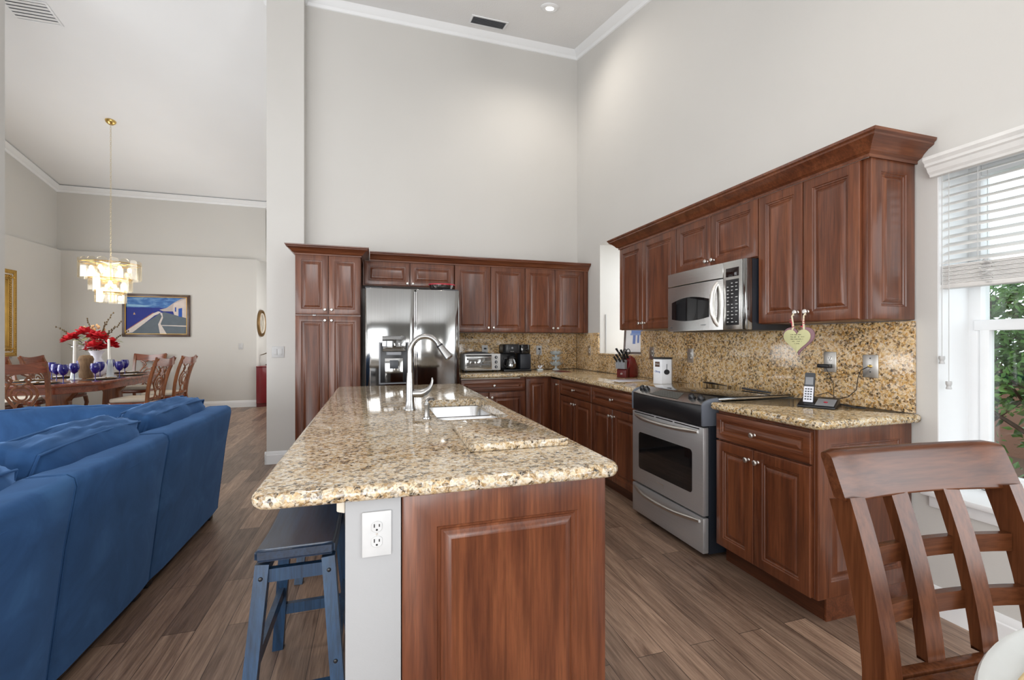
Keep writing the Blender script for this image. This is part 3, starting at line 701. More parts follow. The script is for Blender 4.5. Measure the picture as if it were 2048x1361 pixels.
# cutting board of the same granite
b0 = [px2(902, 843, .94), px2(941, 891, .94), px2(1139, 877, .94), px2(1016, 838, .94)]
m = MB(); slab_edge(m, rounded(b0, .008, 3), ZT1+.001, .941, .003, 2)
tag(m.build('cutting_board', 'granite_island'), 'loose rectangular granite cutting board in front of the sink', 'cutting board')

# ------------------------------------------------------------------ refrigerator
FYF = 4.46
r = thing('refrigerator', 'stainless steel french door refrigerator with water dispenser', 'refrigerator', (-.092, FYF, 0))
fw = .908
MB().box(.006, fw-.006, .075, .80, .02, 1.765, .004).build('cabinet_body', 'grey', r)
def fdoor(x0, x1, z0, z1, name='door'):
    prof = [(x0, .07), (x0, .018), (x0+.004, .008), (x0+.014, .002)]
    n = 10; w = x1-x0
    prof += [(x0+.014+(w-.028)*k/n, .002-.010*math.sin(PI*k/n)) for k in range(1, n)]
    prof += [(x1-.014, .002), (x1-.004, .008), (x1, .018), (x1, .07)]
    return MB().prism(prof, 'z', z0, z1, .004, 2, True).build(name, 'steel_z', r, smooth=40)
d1 = fdoor(0, fw*.517-.002, .742, 1.795); d2 = fdoor(fw*.517+.002, fw, .742, 1.795); d3 = fdoor(0, fw, .05, .732, 'freezer_drawer')
# recessed grips along the inner edges
MB().box(fw*.517-.012, fw*.517-.003, -.0055, .0, .78, 1.77, .001).build('grip', 'chrome', d1); MB().box(fw*.517+.003, fw*.517+.012, -.0055, .0, .78, 1.77, .001).build('grip', 'chrome', d2)
MB().box(.02, fw-.02, -.022, -.004, .695, .722, .006).build('drawer_handle', 'steel', d3)
dx0, dx1 = .125, .405
g = MB().box(dx0, dx1, -.0125, .001, .87, 1.275, .003).build('dispenser_frame', 'grey', d1)
MB().box(dx0+.014, dx1-.014, -.016, -.0126, .885, 1.265, .002).build('dispenser_recess', 'black', d1)
MB().box(dx0+.03, dx1-.03, -.030, -.0165, 1.185, 1.335, .003).build('control_flap', 'carafe', d1)
MB().prism([(dx0+.06, 0), (dx1-.06, 0), (dx1-.075, -.03), (dx0+.075, -.03)], 'z', 1.15, 1.18, .003).build('spout', 'grey', d1)
MB().box(dx0+.055, dx1-.055, -.0195, -.0163, .89, 1.12, .003).build('back_plate', 'steel_z', d1)
MB().box(dx0+.10, dx1-.10, -.0245, -.0198, 1.02, 1.10, .003).build('paddle', 'darkgrey', d1)
for a in (.0, fw-.16): MB().box(a, a+.16, .08, .14, 1.797, 1.815, .004).build('hinge_cover', 'darkgrey', r)
# containers lying on the refrigerator
tp = 1.797
r = thing('food_container', 'clear food container with red lid lying on the refrigerator', 'container', (.665, FYF+.20, 1.816))
MB().lathe([(.0, .0), (.10, .0), (.115, .012), (.125, .050), (.122, .050), (.0, .048)], n=28, scale=(1.05, .7)).build('tub', 'carafe', r)
MB().lathe([(.0, .064), (.118, .064), (.131, .060), (.131, .050), (.0, .050)], n=28, scale=(1.05, .7)).build('lid', 'redlid', r)
tag(MB().lathe([(.0, .014), (.11, .014), (.135, .008), (.140, .0), (.0, .0)], (.375, FYF+.20, tp), 28, scale=(1.1, .7)).build('container_lid', 'grey'), 'flat grey lid lying on the refrigerator left of the red lidded container', 'lid')

# ------------------------------------------------------------------ microwave over the range
r = thing('microwave', 'stainless over-the-range microwave with curved door and black keypad', 'microwave', (2.13, 2.893, 0), -PI/2)
mw = .752; z0, z1 = 1.352, 1.786
MB().box(.002, mw, .045, .370, z0, z1, .003).build('body', 'navy', r)
def bow(x, k=.016): return -k*math.sin(PI*min(max(x/.60, 0), 1))
xs = [.60*i/16 for i in range(17)]
def strip(x0, x1, z0_, z1_, name, mat, th=.04, off=0, parent=r):
    q = [x for x in xs if x0 < x < x1]; q = [x0]+q+[x1]
    poly = [(x, bow(x)+off) for x in q] + [(x, bow(x)+off+th) for x in q[::-1]]
    return MB().prism(poly, 'z', z0_, z1_, .002, 1).build(name, mat, parent, smooth=40)
strip(.0, .565, 1.690, z1, 'vent_panel', 'steel')
dr = strip(.0, .565, z0+.004, 1.684, 'door', 'steel')
# arched window
n = 14; top_, bot_ = [], []
for i in range(n+1):
    x = .055+.395*i/n; a = math.sin(PI*(.10+.80*i/n))
    top_.append((x, 1.555+.040*a)); bot_.append((x, 1.455-.028*a))
m = MB(); vs = [(x, bow(x)-.0025, z) for x, z in bot_] + [(x, bow(x)-.0025, z) for x, z in top_] + [(x, bow(x)+.004, z) for x, z in bot_] + [(x, bow(x)+.004, z) for x, z in top_]
k = n+1; fs = [(i, i+1, k+i+1, k+i) for i in range(n)] + [(i, 2*k+i, 2*k+i+1, i+1) for i in range(n)] + [(k+i, k+i+1, 3*k+i+1, 3*k+i) for i in range(n)] + [(0, k, 3*k, 2*k), (n, 2*k+n, 3*k+n, k+n)]
m._add(vs, fs); bmesh.ops.recalc_face_normals(m.bm, faces=m.bm.faces[:]); m.build('door_window', 'blackgloss', dr, smooth=30)
hp = [(.520, -.002, 1.665), (.515, -.020, 1.640), (.512, -.038, 1.59), (.511, -.043, 1.525), (.512, -.038, 1.46), (.515, -.020, 1.41), (.520, -.002, 1.385)]
MB().tube(hp, [.012, .015, .017, .017, .017, .015, .012], 12, flat=(1.0, .75)).build('handle', 'nickel', dr, smooth=60)
cp = MB().box(.568, .720, -.004, .04, z0+.004, z1, .003).build('control_panel', 'steel', r)
MB().box(.592, .696, -.0065, -.0042, 1.688, 1.742, .001).build('display', 'ledgreen', cp)
kp = MB().box(.592, .696, -.0065, -.0042, 1.385, 1.670, .001).build('keypad', 'black', cp)
m = MB()
for j in range(12):
    for i in range(3):
        if (j*3+i) % 7 == 5: continue
        x = .603+i*.034; z = 1.402+j*.022
        m.box(x, x+.012+.006*((i+j) % 2), -.0074, -.0066, z, z+.005)
m.build('key_legends', 'white', kp, smooth=0)
MB().box(.722, mw, .0, .044, z0+.002, z1, .004).build('chrome_edge', 'steel_z', r)
marks(.05, .006, 8, 'darkgrey', dr, (.40, bow(.40)-.0006, 1.395)); marks(.022, .008, 3, 'darkgrey', dr, (.05, bow(.05)-.0010, 1.385))

# ------------------------------------------------------------------ slide-in range
r = thing('range', 'grey stainless slide-in electric range with black glass cooktop', 'range', (1.842, 2.924, 0), -PI/2)
rw = .752
MB().box(.004, rw-.004, .045, .640, .02, .885, .003).build('body', 'navy', r)
dr = MB().box(.0, rw, .0, .040, .250, .773, .005).build('oven_door', 'rangesteel', r)
m = MB(); m.prism(rounded([(.085, .36), (rw-.095, .36), (rw-.095, .625), (.085, .625)], .022, 4), 'y', -.0025, -.0002, .001, 1); m.build('oven_window', 'blackgloss', dr)
def bar(z, k, name, par, x0=.045, x1=rw-.045):
    pts = [(x0+(x1-x0)*i/12, -.004-.050*min(1, math.sin(PI*i/12)*1.6)*(.55+.45*math.sin(PI*i/12)), z-k*math.sin(PI*i/12)) for i in range(13)]
    return MB().tube(pts, [.008]+[.0115]*11+[.008], 10, flat=(1.15, .9)).build(name, 'nickel', par, smooth=60)
bar(.742, .006, 'door_handle', dr)
m = MB()
for a, b in ((.03, .27), (.29, .47), (.49, .72)): m.box(a, b, -.0012, .001, .759, .766)
m.build('vent_slot', 'black', dr, smooth=0)
MB().box(.30, .375, -.0018, -.0001, .318, .322).box(.370, .375, -.0018, -.0001, .298, .3185).build('badge', 'chrome', dr, smooth=0)
dw = MB().box(.0, rw, .0, .040, .030, .238, .005).build('storage_drawer', 'rangesteel', r)
bar(.215, .012, 'drawer_handle', dw, .03, rw-.03)
# bowed black fascia, steel control ledge
n = 16
def bowf(x, k=.035): return -k*math.sin(PI*min(max(x/rw, 0), 1))
q = [rw*i/n for i in range(n+1)]
m = MB(); vs = []
for x in q:
    y = bowf(x); vs += [(x, .035, .782), (x, .0, .782), (x, y*.55, .815), (x, y, .897), (x, y+.004, .906), (x, .035, .906)]
k = 6; fs = [tuple(range(k)), tuple(range(n*k, n*k+k))]
for i in range(n): fs += [(i*k+j, i*k+(j+1) % k, (i+1)*k+(j+1) % k, (i+1)*k+j) for j in range(k)]
m._add(vs, fs); bmesh.ops.recalc_face_normals(m.bm, faces=m.bm.faces[:]); m.build('fascia', 'black', r, smooth=40)
def ledge(x, t):      # t 0 front .. 1 back
    y0_ = bowf(x)-.002; y1_ = .105+bowf(x)*.6
    return (x, y0_+(y1_-y0_)*t, .909+.043*t**.85)
m = MB(); nu, nv = 20, 5
top_ = [ledge(rw*i/nu, j/nv) for j in range(nv+1) for i in range(nu+1)]; bot_ = [(x, y, .9065) for x, y, z in top_]
w_ = nu+1; K = len(top_); fs = [(j*w_+i, j*w_+i+1, (j+1)*w_+i+1, (j+1)*w_+i) for j in range(nv) for i in range(nu)]
fs += [tuple(K+i for i in f) for f in fs[:]]
bd = [i for i in range(w_)] + [j*w_+nu for j in range(1, nv+1)] + [nv*w_+i for i in range(nu-1, -1, -1)] + [j*w_ for j in range(nv-1, 0, -1)]
fs += [(bd[i], bd[(i+1) % len(bd)], K+bd[(i+1) % len(bd)], K+bd[i]) for i in range(len(bd))]
m._add(top_+bot_, fs); bmesh.ops.recalc_face_normals(m.bm, faces=m.bm.faces[:]); pn = m.build('control_ledge', 'steel', r, smooth=35)
nrm = Vector((0, -.055, .115)).normalized()
m = MB(); g = [ledge(x, t) for t in (.18, .82) for x in (.25, .36, .50)]
m._add([Vector(p)+nrm*.0018 for p in [ledge(.235, .15), ledge(.37, .12), ledge(.535, .15), ledge(.495, .85), ledge(.37, .83), ledge(.275, .85)]], [(0, 1, 2, 3, 4, 5)])
kp = m.build('touch_panel', 'panelgrey', pn, smooth=0)
m = MB()
for j in range(4):
    for i in range(9):
        a = Vector(ledge(.275+i*.026, .25+j*.16))+nrm*.0026; m.box(a.x, a.x+.010, a.y, a.y+.004, a.z-.0002, a.z+.0003)
m.build('key_legends', 'grey', kp, smooth=0)
for x in (.075, .135, rw-.135, rw-.065):
    a = Vector(ledge(x, .48)); MB().tube([a+nrm*.001, a+nrm*.006, a+nrm*.0065, a+nrm*.024, a+nrm*.028], [.024, .024, .020, .017, .013], 20).build('control_knob', 'black', pn, smooth=40)
for x in (-.004, rw-.014):
    poly = [(-.004, .782), (-.006, .905), (.010, .925), (.045, .940), (.10, .948), (.13, .948), (.13, .782)]
    MB().prism(poly, 'x', x, x+.018, .004).build('end_cap', 'endcap', r)
gl = MB(); gl.box(-.010, rw+.010, .100, .655, .9445, .951, .002); gl.build('glass_cooktop', 'blackgloss', r)
MB().box(-.012, rw+.012, .102, .648, .9315, .944, .001).build('cooktop_trim', 'sinksteel', r)
tag(MB().tube([(2.42, 2.46, .9605), (2.40, 2.40, .9605), (2.385, 2.30, .960), (2.37, 2.20, .960)], [.014, .012, .012, .010], 8, flat=(.6, 1)).build('spoon_rest', 'darkgrey', smooth=50), 'dark grey metal spoon rest lying at the back of the cooktop', 'spoon rest')
tag(MB().tube([(2.47, 2.90, .961), (2.46, 2.80, .9635), (2.45, 2.72, .961), (2.445, 2.64, .959)], [.010, .012, .006, .004], 8, flat=(.6, 1)).build('spatula', 'black', smooth=50), 'small black utensil lying at the rear of the cooktop', 'utensil')
# ------------------------------------------------------------------ small things on the worktops and walls
ZW = PT1+.001
def toplate(name, label, cat, loc, rz, w=.074, h=.117, mat='white', group=None):
    r = thing(name, label, cat, loc, rz, group)
    MB().box(-w/2, w/2, -.006, 0, -h/2, h/2, .0025).build('cover_plate', mat, r); return r
def socket(r, x, z, mat='white', s=1.0):
    f = MB(); f.prism([(x+.0165*s*max(-.82, min(.82, math.cos(q))), z+.0145*s*math.sin(q)) for q in [2*PI*k/24 for k in range(24)]], 'y', -.0085, -.0062, .001, 1)
    f = f.build('socket_face', mat, r)
    m = MB(); m.box(x-.0075*s, x-.0050*s, -.0092, -.0084, z-.001, z+.008*s); m.box(x+.0050*s, x+.0075*s, -.0092, -.0084, z, z+.007*s)
    m.cyl((x, -.0092, z-.0075*s), (x, -.0084, z-.0075*s), .0026*s, n=8); m.build('slots', 'black', f, smooth=0); return f
def outlet(label, loc, rz, mat='white', group=None, which=(0, 1)):
    r = toplate('outlet', label, 'outlet', loc, rz, mat=mat, group=group)
    for i in which: socket(r, 0, (.0195, -.0195)[i], mat)
    MB().cyl((0, -.0072, 0), (0, -.0058, 0), .003, n=8).build('screw', 'nickel', r); return r
outlet('white double outlet on the end of the island knee wall', (.004, IY0+.0035, .781), 0)
outlet('white wall outlet above the toaster oven', (1.28, SP-.001, 1.176), 0, group='backsplash outlets', which=(1,))
MB_ = MB().box(1.265, 1.295, SP-.030, SP-.0075, 1.185, 1.205, .003); tag(MB_.build('plug', 'black'), 'black plug in the outlet above the toaster oven', 'plug')
outlet('white wall outlet between the coffee maker and the crystal stand', (1.985, SP-.001, 1.170), 0, group='backsplash outlets', which=(1,))
r = thing('power_cord', 'black plug and cord hanging from the outlet beside the coffee maker', 'power cord', (1.985, SP-.012, 1.187))
MB().cyl((0, .002, 0), (0, -.022, -.002), .013, .010, 12).build('plug', 'black', r)
MB().tube([(0, -.022, -.004), (.004, -.030, -.04), (-.02, -.024, -.10), (-.015, -.022, -.16), (.01, -.03, -.20), (.015, -.03, -.25)], .003, 6).build('cord', 'black', r, smooth=60)
RXW = XW-.0245
outlet('steel outlet plate on the narrow corner backsplash', (RXW, 4.93, 1.170), -PI/2, 'nickel', 'backsplash outlets')
outlet('steel outlet plate on the granite behind the white canister', (RXW, 3.64, 1.170), -PI/2, 'nickel', 'backsplash outlets')
outlet('steel outlet plate above the range, below the microwave', (RXW, 3.10, 1.165), -PI/2, 'nickel', 'backsplash outlets')
outlet('steel outlet plate with black charger, on the granite left of the phone jack', (RXW, 1.912, 1.165), -PI/2, 'nickel', 'backsplash outlets', (0,))
r = thing('charger_plug', 'flat black charger plugged in above the cordless phone', 'charger', (RXW-.007, 1.912, 1.142), -PI/2)
MB().box(-.055, .012, -.030, -.001, -.012, .010, .004).build('charger_body', 'black', r)
MB().tube([(.0, -.030, -.010), (.02, -.026, -.05), (.03, -.012, -.10), (.04, -.02, -.17), (.03, -.03, -.204)], .0018, 6).build('cord', 'black', r, smooth=60)
r = toplate('phone_jack', 'square steel phone jack plate on the granite nearest the window', 'phone jack', (RXW, 1.693, 1.152), -PI/2, .078, .122, 'nickel')
MB().lathe([(.0, -.020), (.006, -.019), (.009, -.008), (.009, -.0062)], n=12, axis='y').build('jack', 'brass', r)
m = MB(); [m.cyl((0, -.0075, z), (0, -.0062, z), .004, n=8) for z in (.042, -.03)]; m.build('screws', 'darkgrey', r)
tag(MB().tube([(RXW-.021, 1.693, 1.150), (RXW-.035, 1.72, 1.13), (RXW-.02, 1.745, 1.09), (RXW-.012, 1.76, 1.02), (RXW-.03, 1.79, .98), (RXW-.06, 1.83, .962)], .0022, 6).build('telephone_wire', 'black', smooth=60), 'thin black phone cord running from the jack plate to the cordless phone', 'cord')
r = toplate('light_switch', 'double white rocker switch plate on the pillar left of the pantry', 'light switch', (-.975, 5.189, 1.172), 0, .118, .118)
for x in (-.024, .024): MB().box(x-.0165, x+.0165, -.0095, -.0062, -.033, .033, .002).build('rocker', 'white', r)
r = toplate('light_switch', 'small white switch plate on the dining room wall right of the painting', 'light switch', (-2.50, YD-.001, 1.187), 0, .074, .117)
MB().box(-.0165, .0165, -.0095, -.0062, -.033, .033, .002).build('rocker', 'white', r)

# toaster oven
r = thing('toaster_oven', 'small silver toaster oven with glass door and three dials', 'toaster oven', (.952, 4.93, ZW), 0)
tw, th = .425, .195
MB().box(0, tw, .0, .26, .022, th+.015, .008).build('body', 'white', r)
MB().prism([(.0, th+.015), (tw*.76, th+.015)] + [(tw*.76*(1-k/8), th+.017+.022*math.sin(PI*k/8)) for k in range(1, 8)], 'y', .02, .24, .004).build('curved_top', 'black', r)
d = MB().box(.008, tw*.75, -.012, -.001, .034, th+.005, .004).build('door', 'steel', r)
MB().box(.028, tw*.72, -.0145, -.0122, .055, th-.03, .002).build('glass', 'carafe', d); MB().box(.03, tw*.715, -.0135, -.0121, .058, th-.034).build('oven_interior', 'ivory', d)
m = MB(); [m.cyl((.03, -.0142, z), (tw*.71, -.0142, z), .0016, n=6) for z in (.085, .09, .12)]; m.build('rack', 'grey', d)
MB().tube([(.02, -.012, th-.006), (.03, -.035, th-.004), (tw*.72, -.035, th-.004), (tw*.735, -.012, th-.006)], .006, 8).build('handle', 'black', d, smooth=60)
for k, z in enumerate((.060, .115, .170)):
    kk = MB().lathe([(.0, -.020), (.013, -.019), (.016, -.001), (.018, -.0005)], (tw*.875, 0, z), 18, 'y').build('dial', 'darkgrey', r)
    MB().box(tw*.875-.002, tw*.875+.002, -.0225, -.0195, z-.010, z+.010).build('pointer', 'white', kk, smooth=0)
for x in (.03, tw-.03):
    for y in (.03, .23): MB().cyl((x, y, 0), (x, y, .0215), .010, .012, 10).build('foot', 'black', r)
# coffee maker with thermal single-serve side
r = thing('coffee_maker', 'black coffee maker with glass carafe, under the corner wall cabinet', 'coffee maker', (1.42, 4.94, ZW), 0)
MB().box(.0, .34, .0, .22, .0, .026, .008).build('base', 'black', r); MB().box(.0, .185, .135, .22, .0265, .21, .01).build('column', 'black', r)
MB().box(.205, .34, .02, .22, .0265, .205, .012).build('side_tower', 'navy', r)
m = MB(); m.prism(rounded([(.0, .0), (.20, .0), (.20, .22), (.0, .22)], [.06, .03, .02, .02], 5), 'z', .211, .318, .012); h = m.build('brew_head', 'black', r)
m = MB(); m.prism(rounded([(.203, .01), (.338, .01), (.338, .22), (.203, .22)], [.03, .05, .02, .02], 5), 'z', .206, .312, .010); h2 = m.build('pod_head', 'blackgloss', r)
MB().lathe([(.0, .003), (.055, .001), (.06, .0)], (.27, .11, .3125), 20).build('lid', 'grey', h2)
marks(.045, .008, 6, 'white', h, (.10, -.0006, .235))
MB().lathe([(.0, -.004), (.011, -.003), (.012, .0)], (.10, -.0005, .275), 12, 'y').build('button', 'grey', h)
c = MB().lathe([(.0, .0), (.055, .0), (.070, .02), (.072, .07), (.060, .11), (.050, .125), (.047, .125), (.057, .11), (.068, .07), (.066, .022), (.0, .006)], (.105, .066, .0275), 24).build('carafe', 'carafe', r)
MB().lathe([(.0, .0), (.051, .0), (.053, .010), (.045, .022), (.0, .026)], (.105, .066, .153), 20).build('carafe_lid', 'black', c)
MB().tube([(.050, .045, .158), (.010, .020, .155), (-.006, .012, .12), (.000, .018, .075), (.034, .036, .06)], .009, 8).build('carafe_handle', 'black', c, smooth=60)
# crystal three tier stand and small crystal butterfly
r = thing('crystal_stand', 'three tier cut crystal lotus candle stand in the worktop corner', 'crystal stand', (2.145, 5.13, ZW))
MB().lathe([(.0, 0), (.045, 0), (.045, .008), (.02, .016), (.012, .03), (.012, .23), (.0, .235)], n=12).build('stem', 'crystal', r, smooth=20)
def lotus(z, R, n, name, dz):
    m = MB()
    for ring_, (ns, tilt) in enumerate(((n, .9), (n-2, 1.25))):
        for k in range(ns):
            a = 2*PI*k/ns + ring_*.3
            dx, dy = math.cos(a), math.sin(a); px_, py_ = -dy, dx
            l = R*(1 if ring_ == 0 else .72)
            p = lambda s, w, up: (dx*l*s+px_*w, dy*l*s+py_*w, z+up)
            h = dz*(1 if ring_ == 0 else 1.25)
            a0, a1, a2, a3, a4 = p(.12, 0, 0), p(.6, l*.30, h*.42), p(1, 0, h), p(.6, -l*.30, h*.42), p(.55, 0, h*.18)
            b4 = p(.68, 0, h*.62)
            m._add([a0, a1, a2, a3, a4, b4], [(0, 1, 4), (1, 2, 4), (2, 3, 4), (3, 0, 4), (0, 5, 1), (1, 5, 2), (2, 5, 3), (3, 5, 0)])
    return m.build(name, 'crystal', r, smooth=0)
lotus(.045, .100, 9, 'flower_tier', .055); lotus(.115, .085, 8, 'flower_tier', .05); lotus(.18, .098, 9, 'flower_tier', .05)
r = thing('crystal_butterfly', 'small white crystal butterfly on the worktop beside the coffee maker', 'figurine', (1.895, 5.03, ZW))
MB().box(-.035, .035, -.022, .022, 0, .022, .004).build('base', 'crystal', r)
m = MB()
for s in (-1, 1): m._add([(0, 0, .02), (s*.055, -.004, .075), (s*.03, -.01, .05), (s*.012, -.014, .07), (0, .01, .03)], [(0, 2, 1), (0, 3, 2), (4, 1, 2), (4, 2, 3), (0, 4, 1), (0, 4, 3)])
m.build('wings', 'porcelain', r, smooth=0)
# papers / mats lying on the worktop
tag(MB().box(2.02, 2.32, 3.42, 3.62, ZW, ZW+.003, .0008).build('glass_trivet', 'porcelain'), 'flat pale glass trivet lying on the worktop left of the range', 'trivet')
tag(MB().box(2.02, 2.16, 4.70, 4.95, ZW, ZW+.0025, .0006).build('coaster_mat', 'redside'), 'thin dark mat lying on the worktop in the corner', 'mat')
# knife block
r = thing('knife_block', 'red knife block with black handled knives in front of the niche', 'knife block', (2.385, 3.86, ZW), math.radians(112))
MB().prism([(-.075, 0), (.085, 0), (.085, .06), (.035, .215), (-.03, .19), (-.085, .10), (-.085, .03)], 'x', -.055, .055, .005).build('block', 'red', r)
MB().prism([(.05, .0), (.112, .0), (.112, .075), (.05, .11)], 'x', -.055, .055, .004).build('front_block', 'redside', r)
marks(.026, .018, 3, 'white', r, (0, .1126, .04))
dv = Vector((0, .62, .78))
for i in range(3):
    for j in range(3):
        b = Vector((-.036+i*.036, .045+j*.022, .175-j*.034)) + dv*.02; m = MB()
        l = .085+.015*((i+j) % 3); k = Vector((.006*(i-1), 0, 0))
        m.tube([b, b+dv*l*.5+k, b+dv*l+k*2], [.0085, .0075, .0095], 8, flat=(1, 1.5)); m.build('knife_handle', 'black', r, smooth=50)
m = MB()
for s in (-1, 1): m.tube([Vector((s*.020, .02, .24)) + Vector((.020*math.cos(q), 0, .026*math.sin(q))) + dv*.015 for q in [2*PI*k/14 for k in range(14)]], .0045, 6, True)
m.tube([(0.012, .0, .20), (.010, .01, .225)], .006, 6); m.build('scissors', 'black', r, smooth=60)
m = MB()
for i in range(6): m.box(-.05+i*.018, -.036+i*.018, .088, .132, .085, .175, .003)
m.T = Matrix(); m.build('steak_knife_handles', 'grey', r)
# framed picture leaning in the niche
r = thing('framed_picture', 'framed blue watercolour print standing in the window niche', 'picture', (2.72, 4.20, NZ0+.021), math.radians(-52))
r.rotation_euler = (math.radians(-8), 0, math.radians(-52))
pw, ph = .34, .46
m = MB()
m.box(-pw/2, -pw/2+.02, -.01, .012, 0, ph, .003); m.box(pw/2-.02, pw/2, -.01, .012, 0, ph, .003); m.box(-pw/2+.02, pw/2-.02, -.01, .012, 0, .02, .003); m.box(-pw/2+.02, pw/2-.02, -.01, .012, ph-.02, ph, .003)
m.build('frame', 'framewood', r)
pr = MB().box(-pw/2+.02, pw/2-.02, -.002, .004, .02, ph-.02).build('print', 'linen', r, smooth=0)
def wash(name, col):
    if name not in M: M[name] = plain(name, col, 0.8)
    return name
for i, (x0, x1, z0_, z1_, c) in enumerate(((-.10, .10, .30, .40, (.35, .46, .66)), (-.09, .04, .22, .31, (.16, .24, .50)), (.03, .11, .14, .26, (.08, .12, .36)), (-.07, -.04, .11, .22, (.14, .20, .44)), (-.02, .0, .12, .22, (.14, .20, .44)), (-.10, .10, .205, .225, (.22, .30, .52)))):
    MB().box(x0, x1, -.0030-.0002*i, -.0021, z0_, z1_).build('painted_area', wash('wash_%d' % i, c), pr, smooth=0)
tag(MB().box(2.60, 2.607, NY1-.016, NY1-.001, NZ0+.025, 1.6).build('blind_cord', 'white'), 'white cord hanging against the niche reveal', 'cord')
# white canister box on the left of the cooktop
r = thing('product_box', 'white cookware box with black lid standing on the worktop just left of the cooktop', 'box', (2.30, 3.19, ZW), math.radians(-42))
bw, bh = .155, .205
m = MB(); m.prism([(-.072, -.045), (.0, -.085), (.072, -.045), (.072, .055), (-.072, .055)], 'z', 0, bh, .003); m.build('box_body', 'boxwhite', r)
MB().prism([(-.074, -.046), (.0, -.087), (.074, -.046), (.074, .057), (-.074, .057)], 'z', bh+.0005, bh+.014, .002).build('lid', 'black', r)
MB().tube([(-.012, 0, bh+.014), (0, -.004, bh+.032), (.012, 0, bh+.014)], .0022, 6).build('loop_handle', 'darkgrey', r, smooth=60)
fa = math.atan2(.040, .072)                     # the two front faces are turned by this angle
def onface(s_, t, z, out=.0006):                # s_ = -1 left face, +1 right face; t along the face from the middle edge
    return (s_*t*math.cos(fa)+s_*out*math.sin(fa), -.085+t*math.sin(fa)-out*math.cos(fa), z)
MB().box(-.022, .022, -.0006, .0004, -.021, .021).build('logo_panel', 'framewood', r, onface(-1, .042, .163), (0, 0, -fa), 0)
text('lettering', 'MXA', .018, 'white', r, onface(-1, .042, .163, .0016), (PI/2, 0, -fa)); text('lettering', 'Obng', .023, 'blueink', r, onface(-1, .042, .103, .0012), (PI/2, 0, -fa))
MB().lathe([(.0, -.0008), (.024, -.0008), (.024, .0004), (.0, .0004)], (0, 0, 0), 20, 'y', scale=(1, .9)).build('printed_pan', 'black', r, onface(1, .042, .100), (0, 0, fa), 0)
MB().box(-.004, .004, -.0007, .0004, .022, .066).build('printed_handle', 'grey', r, onface(1, .042, .100), (0, 0, fa), 0)
# heart plaque hanging from the cabinet knobs
r = thing('heart_plaque', 'pale green heart shaped wooden plaque hanging from the cabinet knobs', 'plaque', (2.172, 1.838, 1.295), -PI/2+.30)
def heart(s, n=40):
    out = []
    for k in range(n):
        t = 2*PI*k/n; out.append((s*16*math.sin(t)**3/16, s*(13*math.cos(t)-5*math.cos(2*t)-2*math.cos(3*t)-math.cos(4*t))/15))
    return out
MB().prism([(x+.002, z+.002) for x, z in heart(.078)], 'y', .0, .012, .002).build('back_board', 'heartedge', r)
MB().prism([(x-.004, z-.001) for x, z in heart(.067)], 'y', -.006, -.0005, .0015).build('front_board', 'heartface', r)
m = MB(); rr = random.Random(3)
for z, x0, x1 in ((.022, -.034, .026), (.010, -.038, .032), (-.002, -.034, .028), (-.014, -.026, .020), (-.026, -.014, .010)):
    x = x0
    while x < x1:
        w = rr.uniform(.002, .0035)
        if rr.random() < .82:
            h = rr.uniform(.004, .006); m.box(x, x+.0009, -.0068, -.0061, z, z+h); m.box(x, x+w, -.0068, -.0061, z+h*rr.random(), z+h*.5+.001)
        x += w+.0012
m.build('writing', 'ink', r, smooth=0)
for s, kx in ((-1, -.026), (1, .032)):
    m = MB(); m.tube([(s*.030, .003, .044), (s*.026+.003, -.002, .065), (kx*.9, -.004, .09), (kx, -.008, .125), (kx+.006, -.004, .138), (kx+.004, .004, .128)], [.004, .006, .0045, .004, .003, .003], 6); m.build('raffia_cord', 'raffia', r, smooth=50)
    m = MB()
    for j in range(5):
        a = rr.uniform(0, 6); m.tube([(s*.026, -.004, .066+.009*j), (s*.026+.012*math.cos(a), -.010, .066+.009*j+.010*math.sin(a))], [.0042, .001], 5)
    m.build('ribbon', 'ribbon', r, smooth=40)
# cordless phone in its base
r = thing('cordless_phone', 'cordless phone handset standing in its black answering base', 'phone', (2.27, 1.80, ZW), math.radians(-62))
m = MB(); m.prism([(-.07, 0), (.075, 0), (.075, .050), (.03, .040), (-.07, .012)], 'x', -.085, .085, .005); bs = m.build('base', 'black', r)
m = MB(); m._add([(-.005, -.066, .0165), (.078, -.066, .0165), (.078, .03, .0435), (-.005, .03, .0435)], [(0, 1, 2, 3)]); m.build('base_panel', 'grey', bs, smooth=0)
MB().ball((.036, -.02, .031), .010, 10, (1, 1, .4)).build('red_button', 'redlid', bs)
hs = MB(); hs.prism([(-.010, -.004), (.010, -.004), (.013, .07), (.009, .165), (-.011, .168), (-.013, .07)], 'x', -.024, .024, .006); hs = hs.build('handset', 'darkgrey', r, (-.042, -.018, .020), (math.radians(-18), 0, 0))
MB().box(-.018, .018, -.0150, -.0128, .098, .140, .001).build('screen', 'grey', hs); MB().box(-.0225, .0225, -.0160, -.0115, .002, .088, .002).build('key_face', 'porcelain', hs)
m = MB()
for j in range(5):
    for i in range(3): m.box(-.016+i*.012, -.008+i*.012, -.0172, -.0158, .014+j*.014, .021+j*.014)
m.build('keys', 'darkgrey', hs, smooth=0)
m = MB(); m.tube([(.05, .075, .02), (.10, .09, .012), (.15, .06, .006), (.19, .08, .006), (.15, .10, .008)], .0035, 6); m.tube([(.03, .08, .03), (.06, .10, .05), (.02, .13, .07), (-.03, .11, .05)], .002, 6); m.build('coiled_cord', 'black', r, smooth=60)

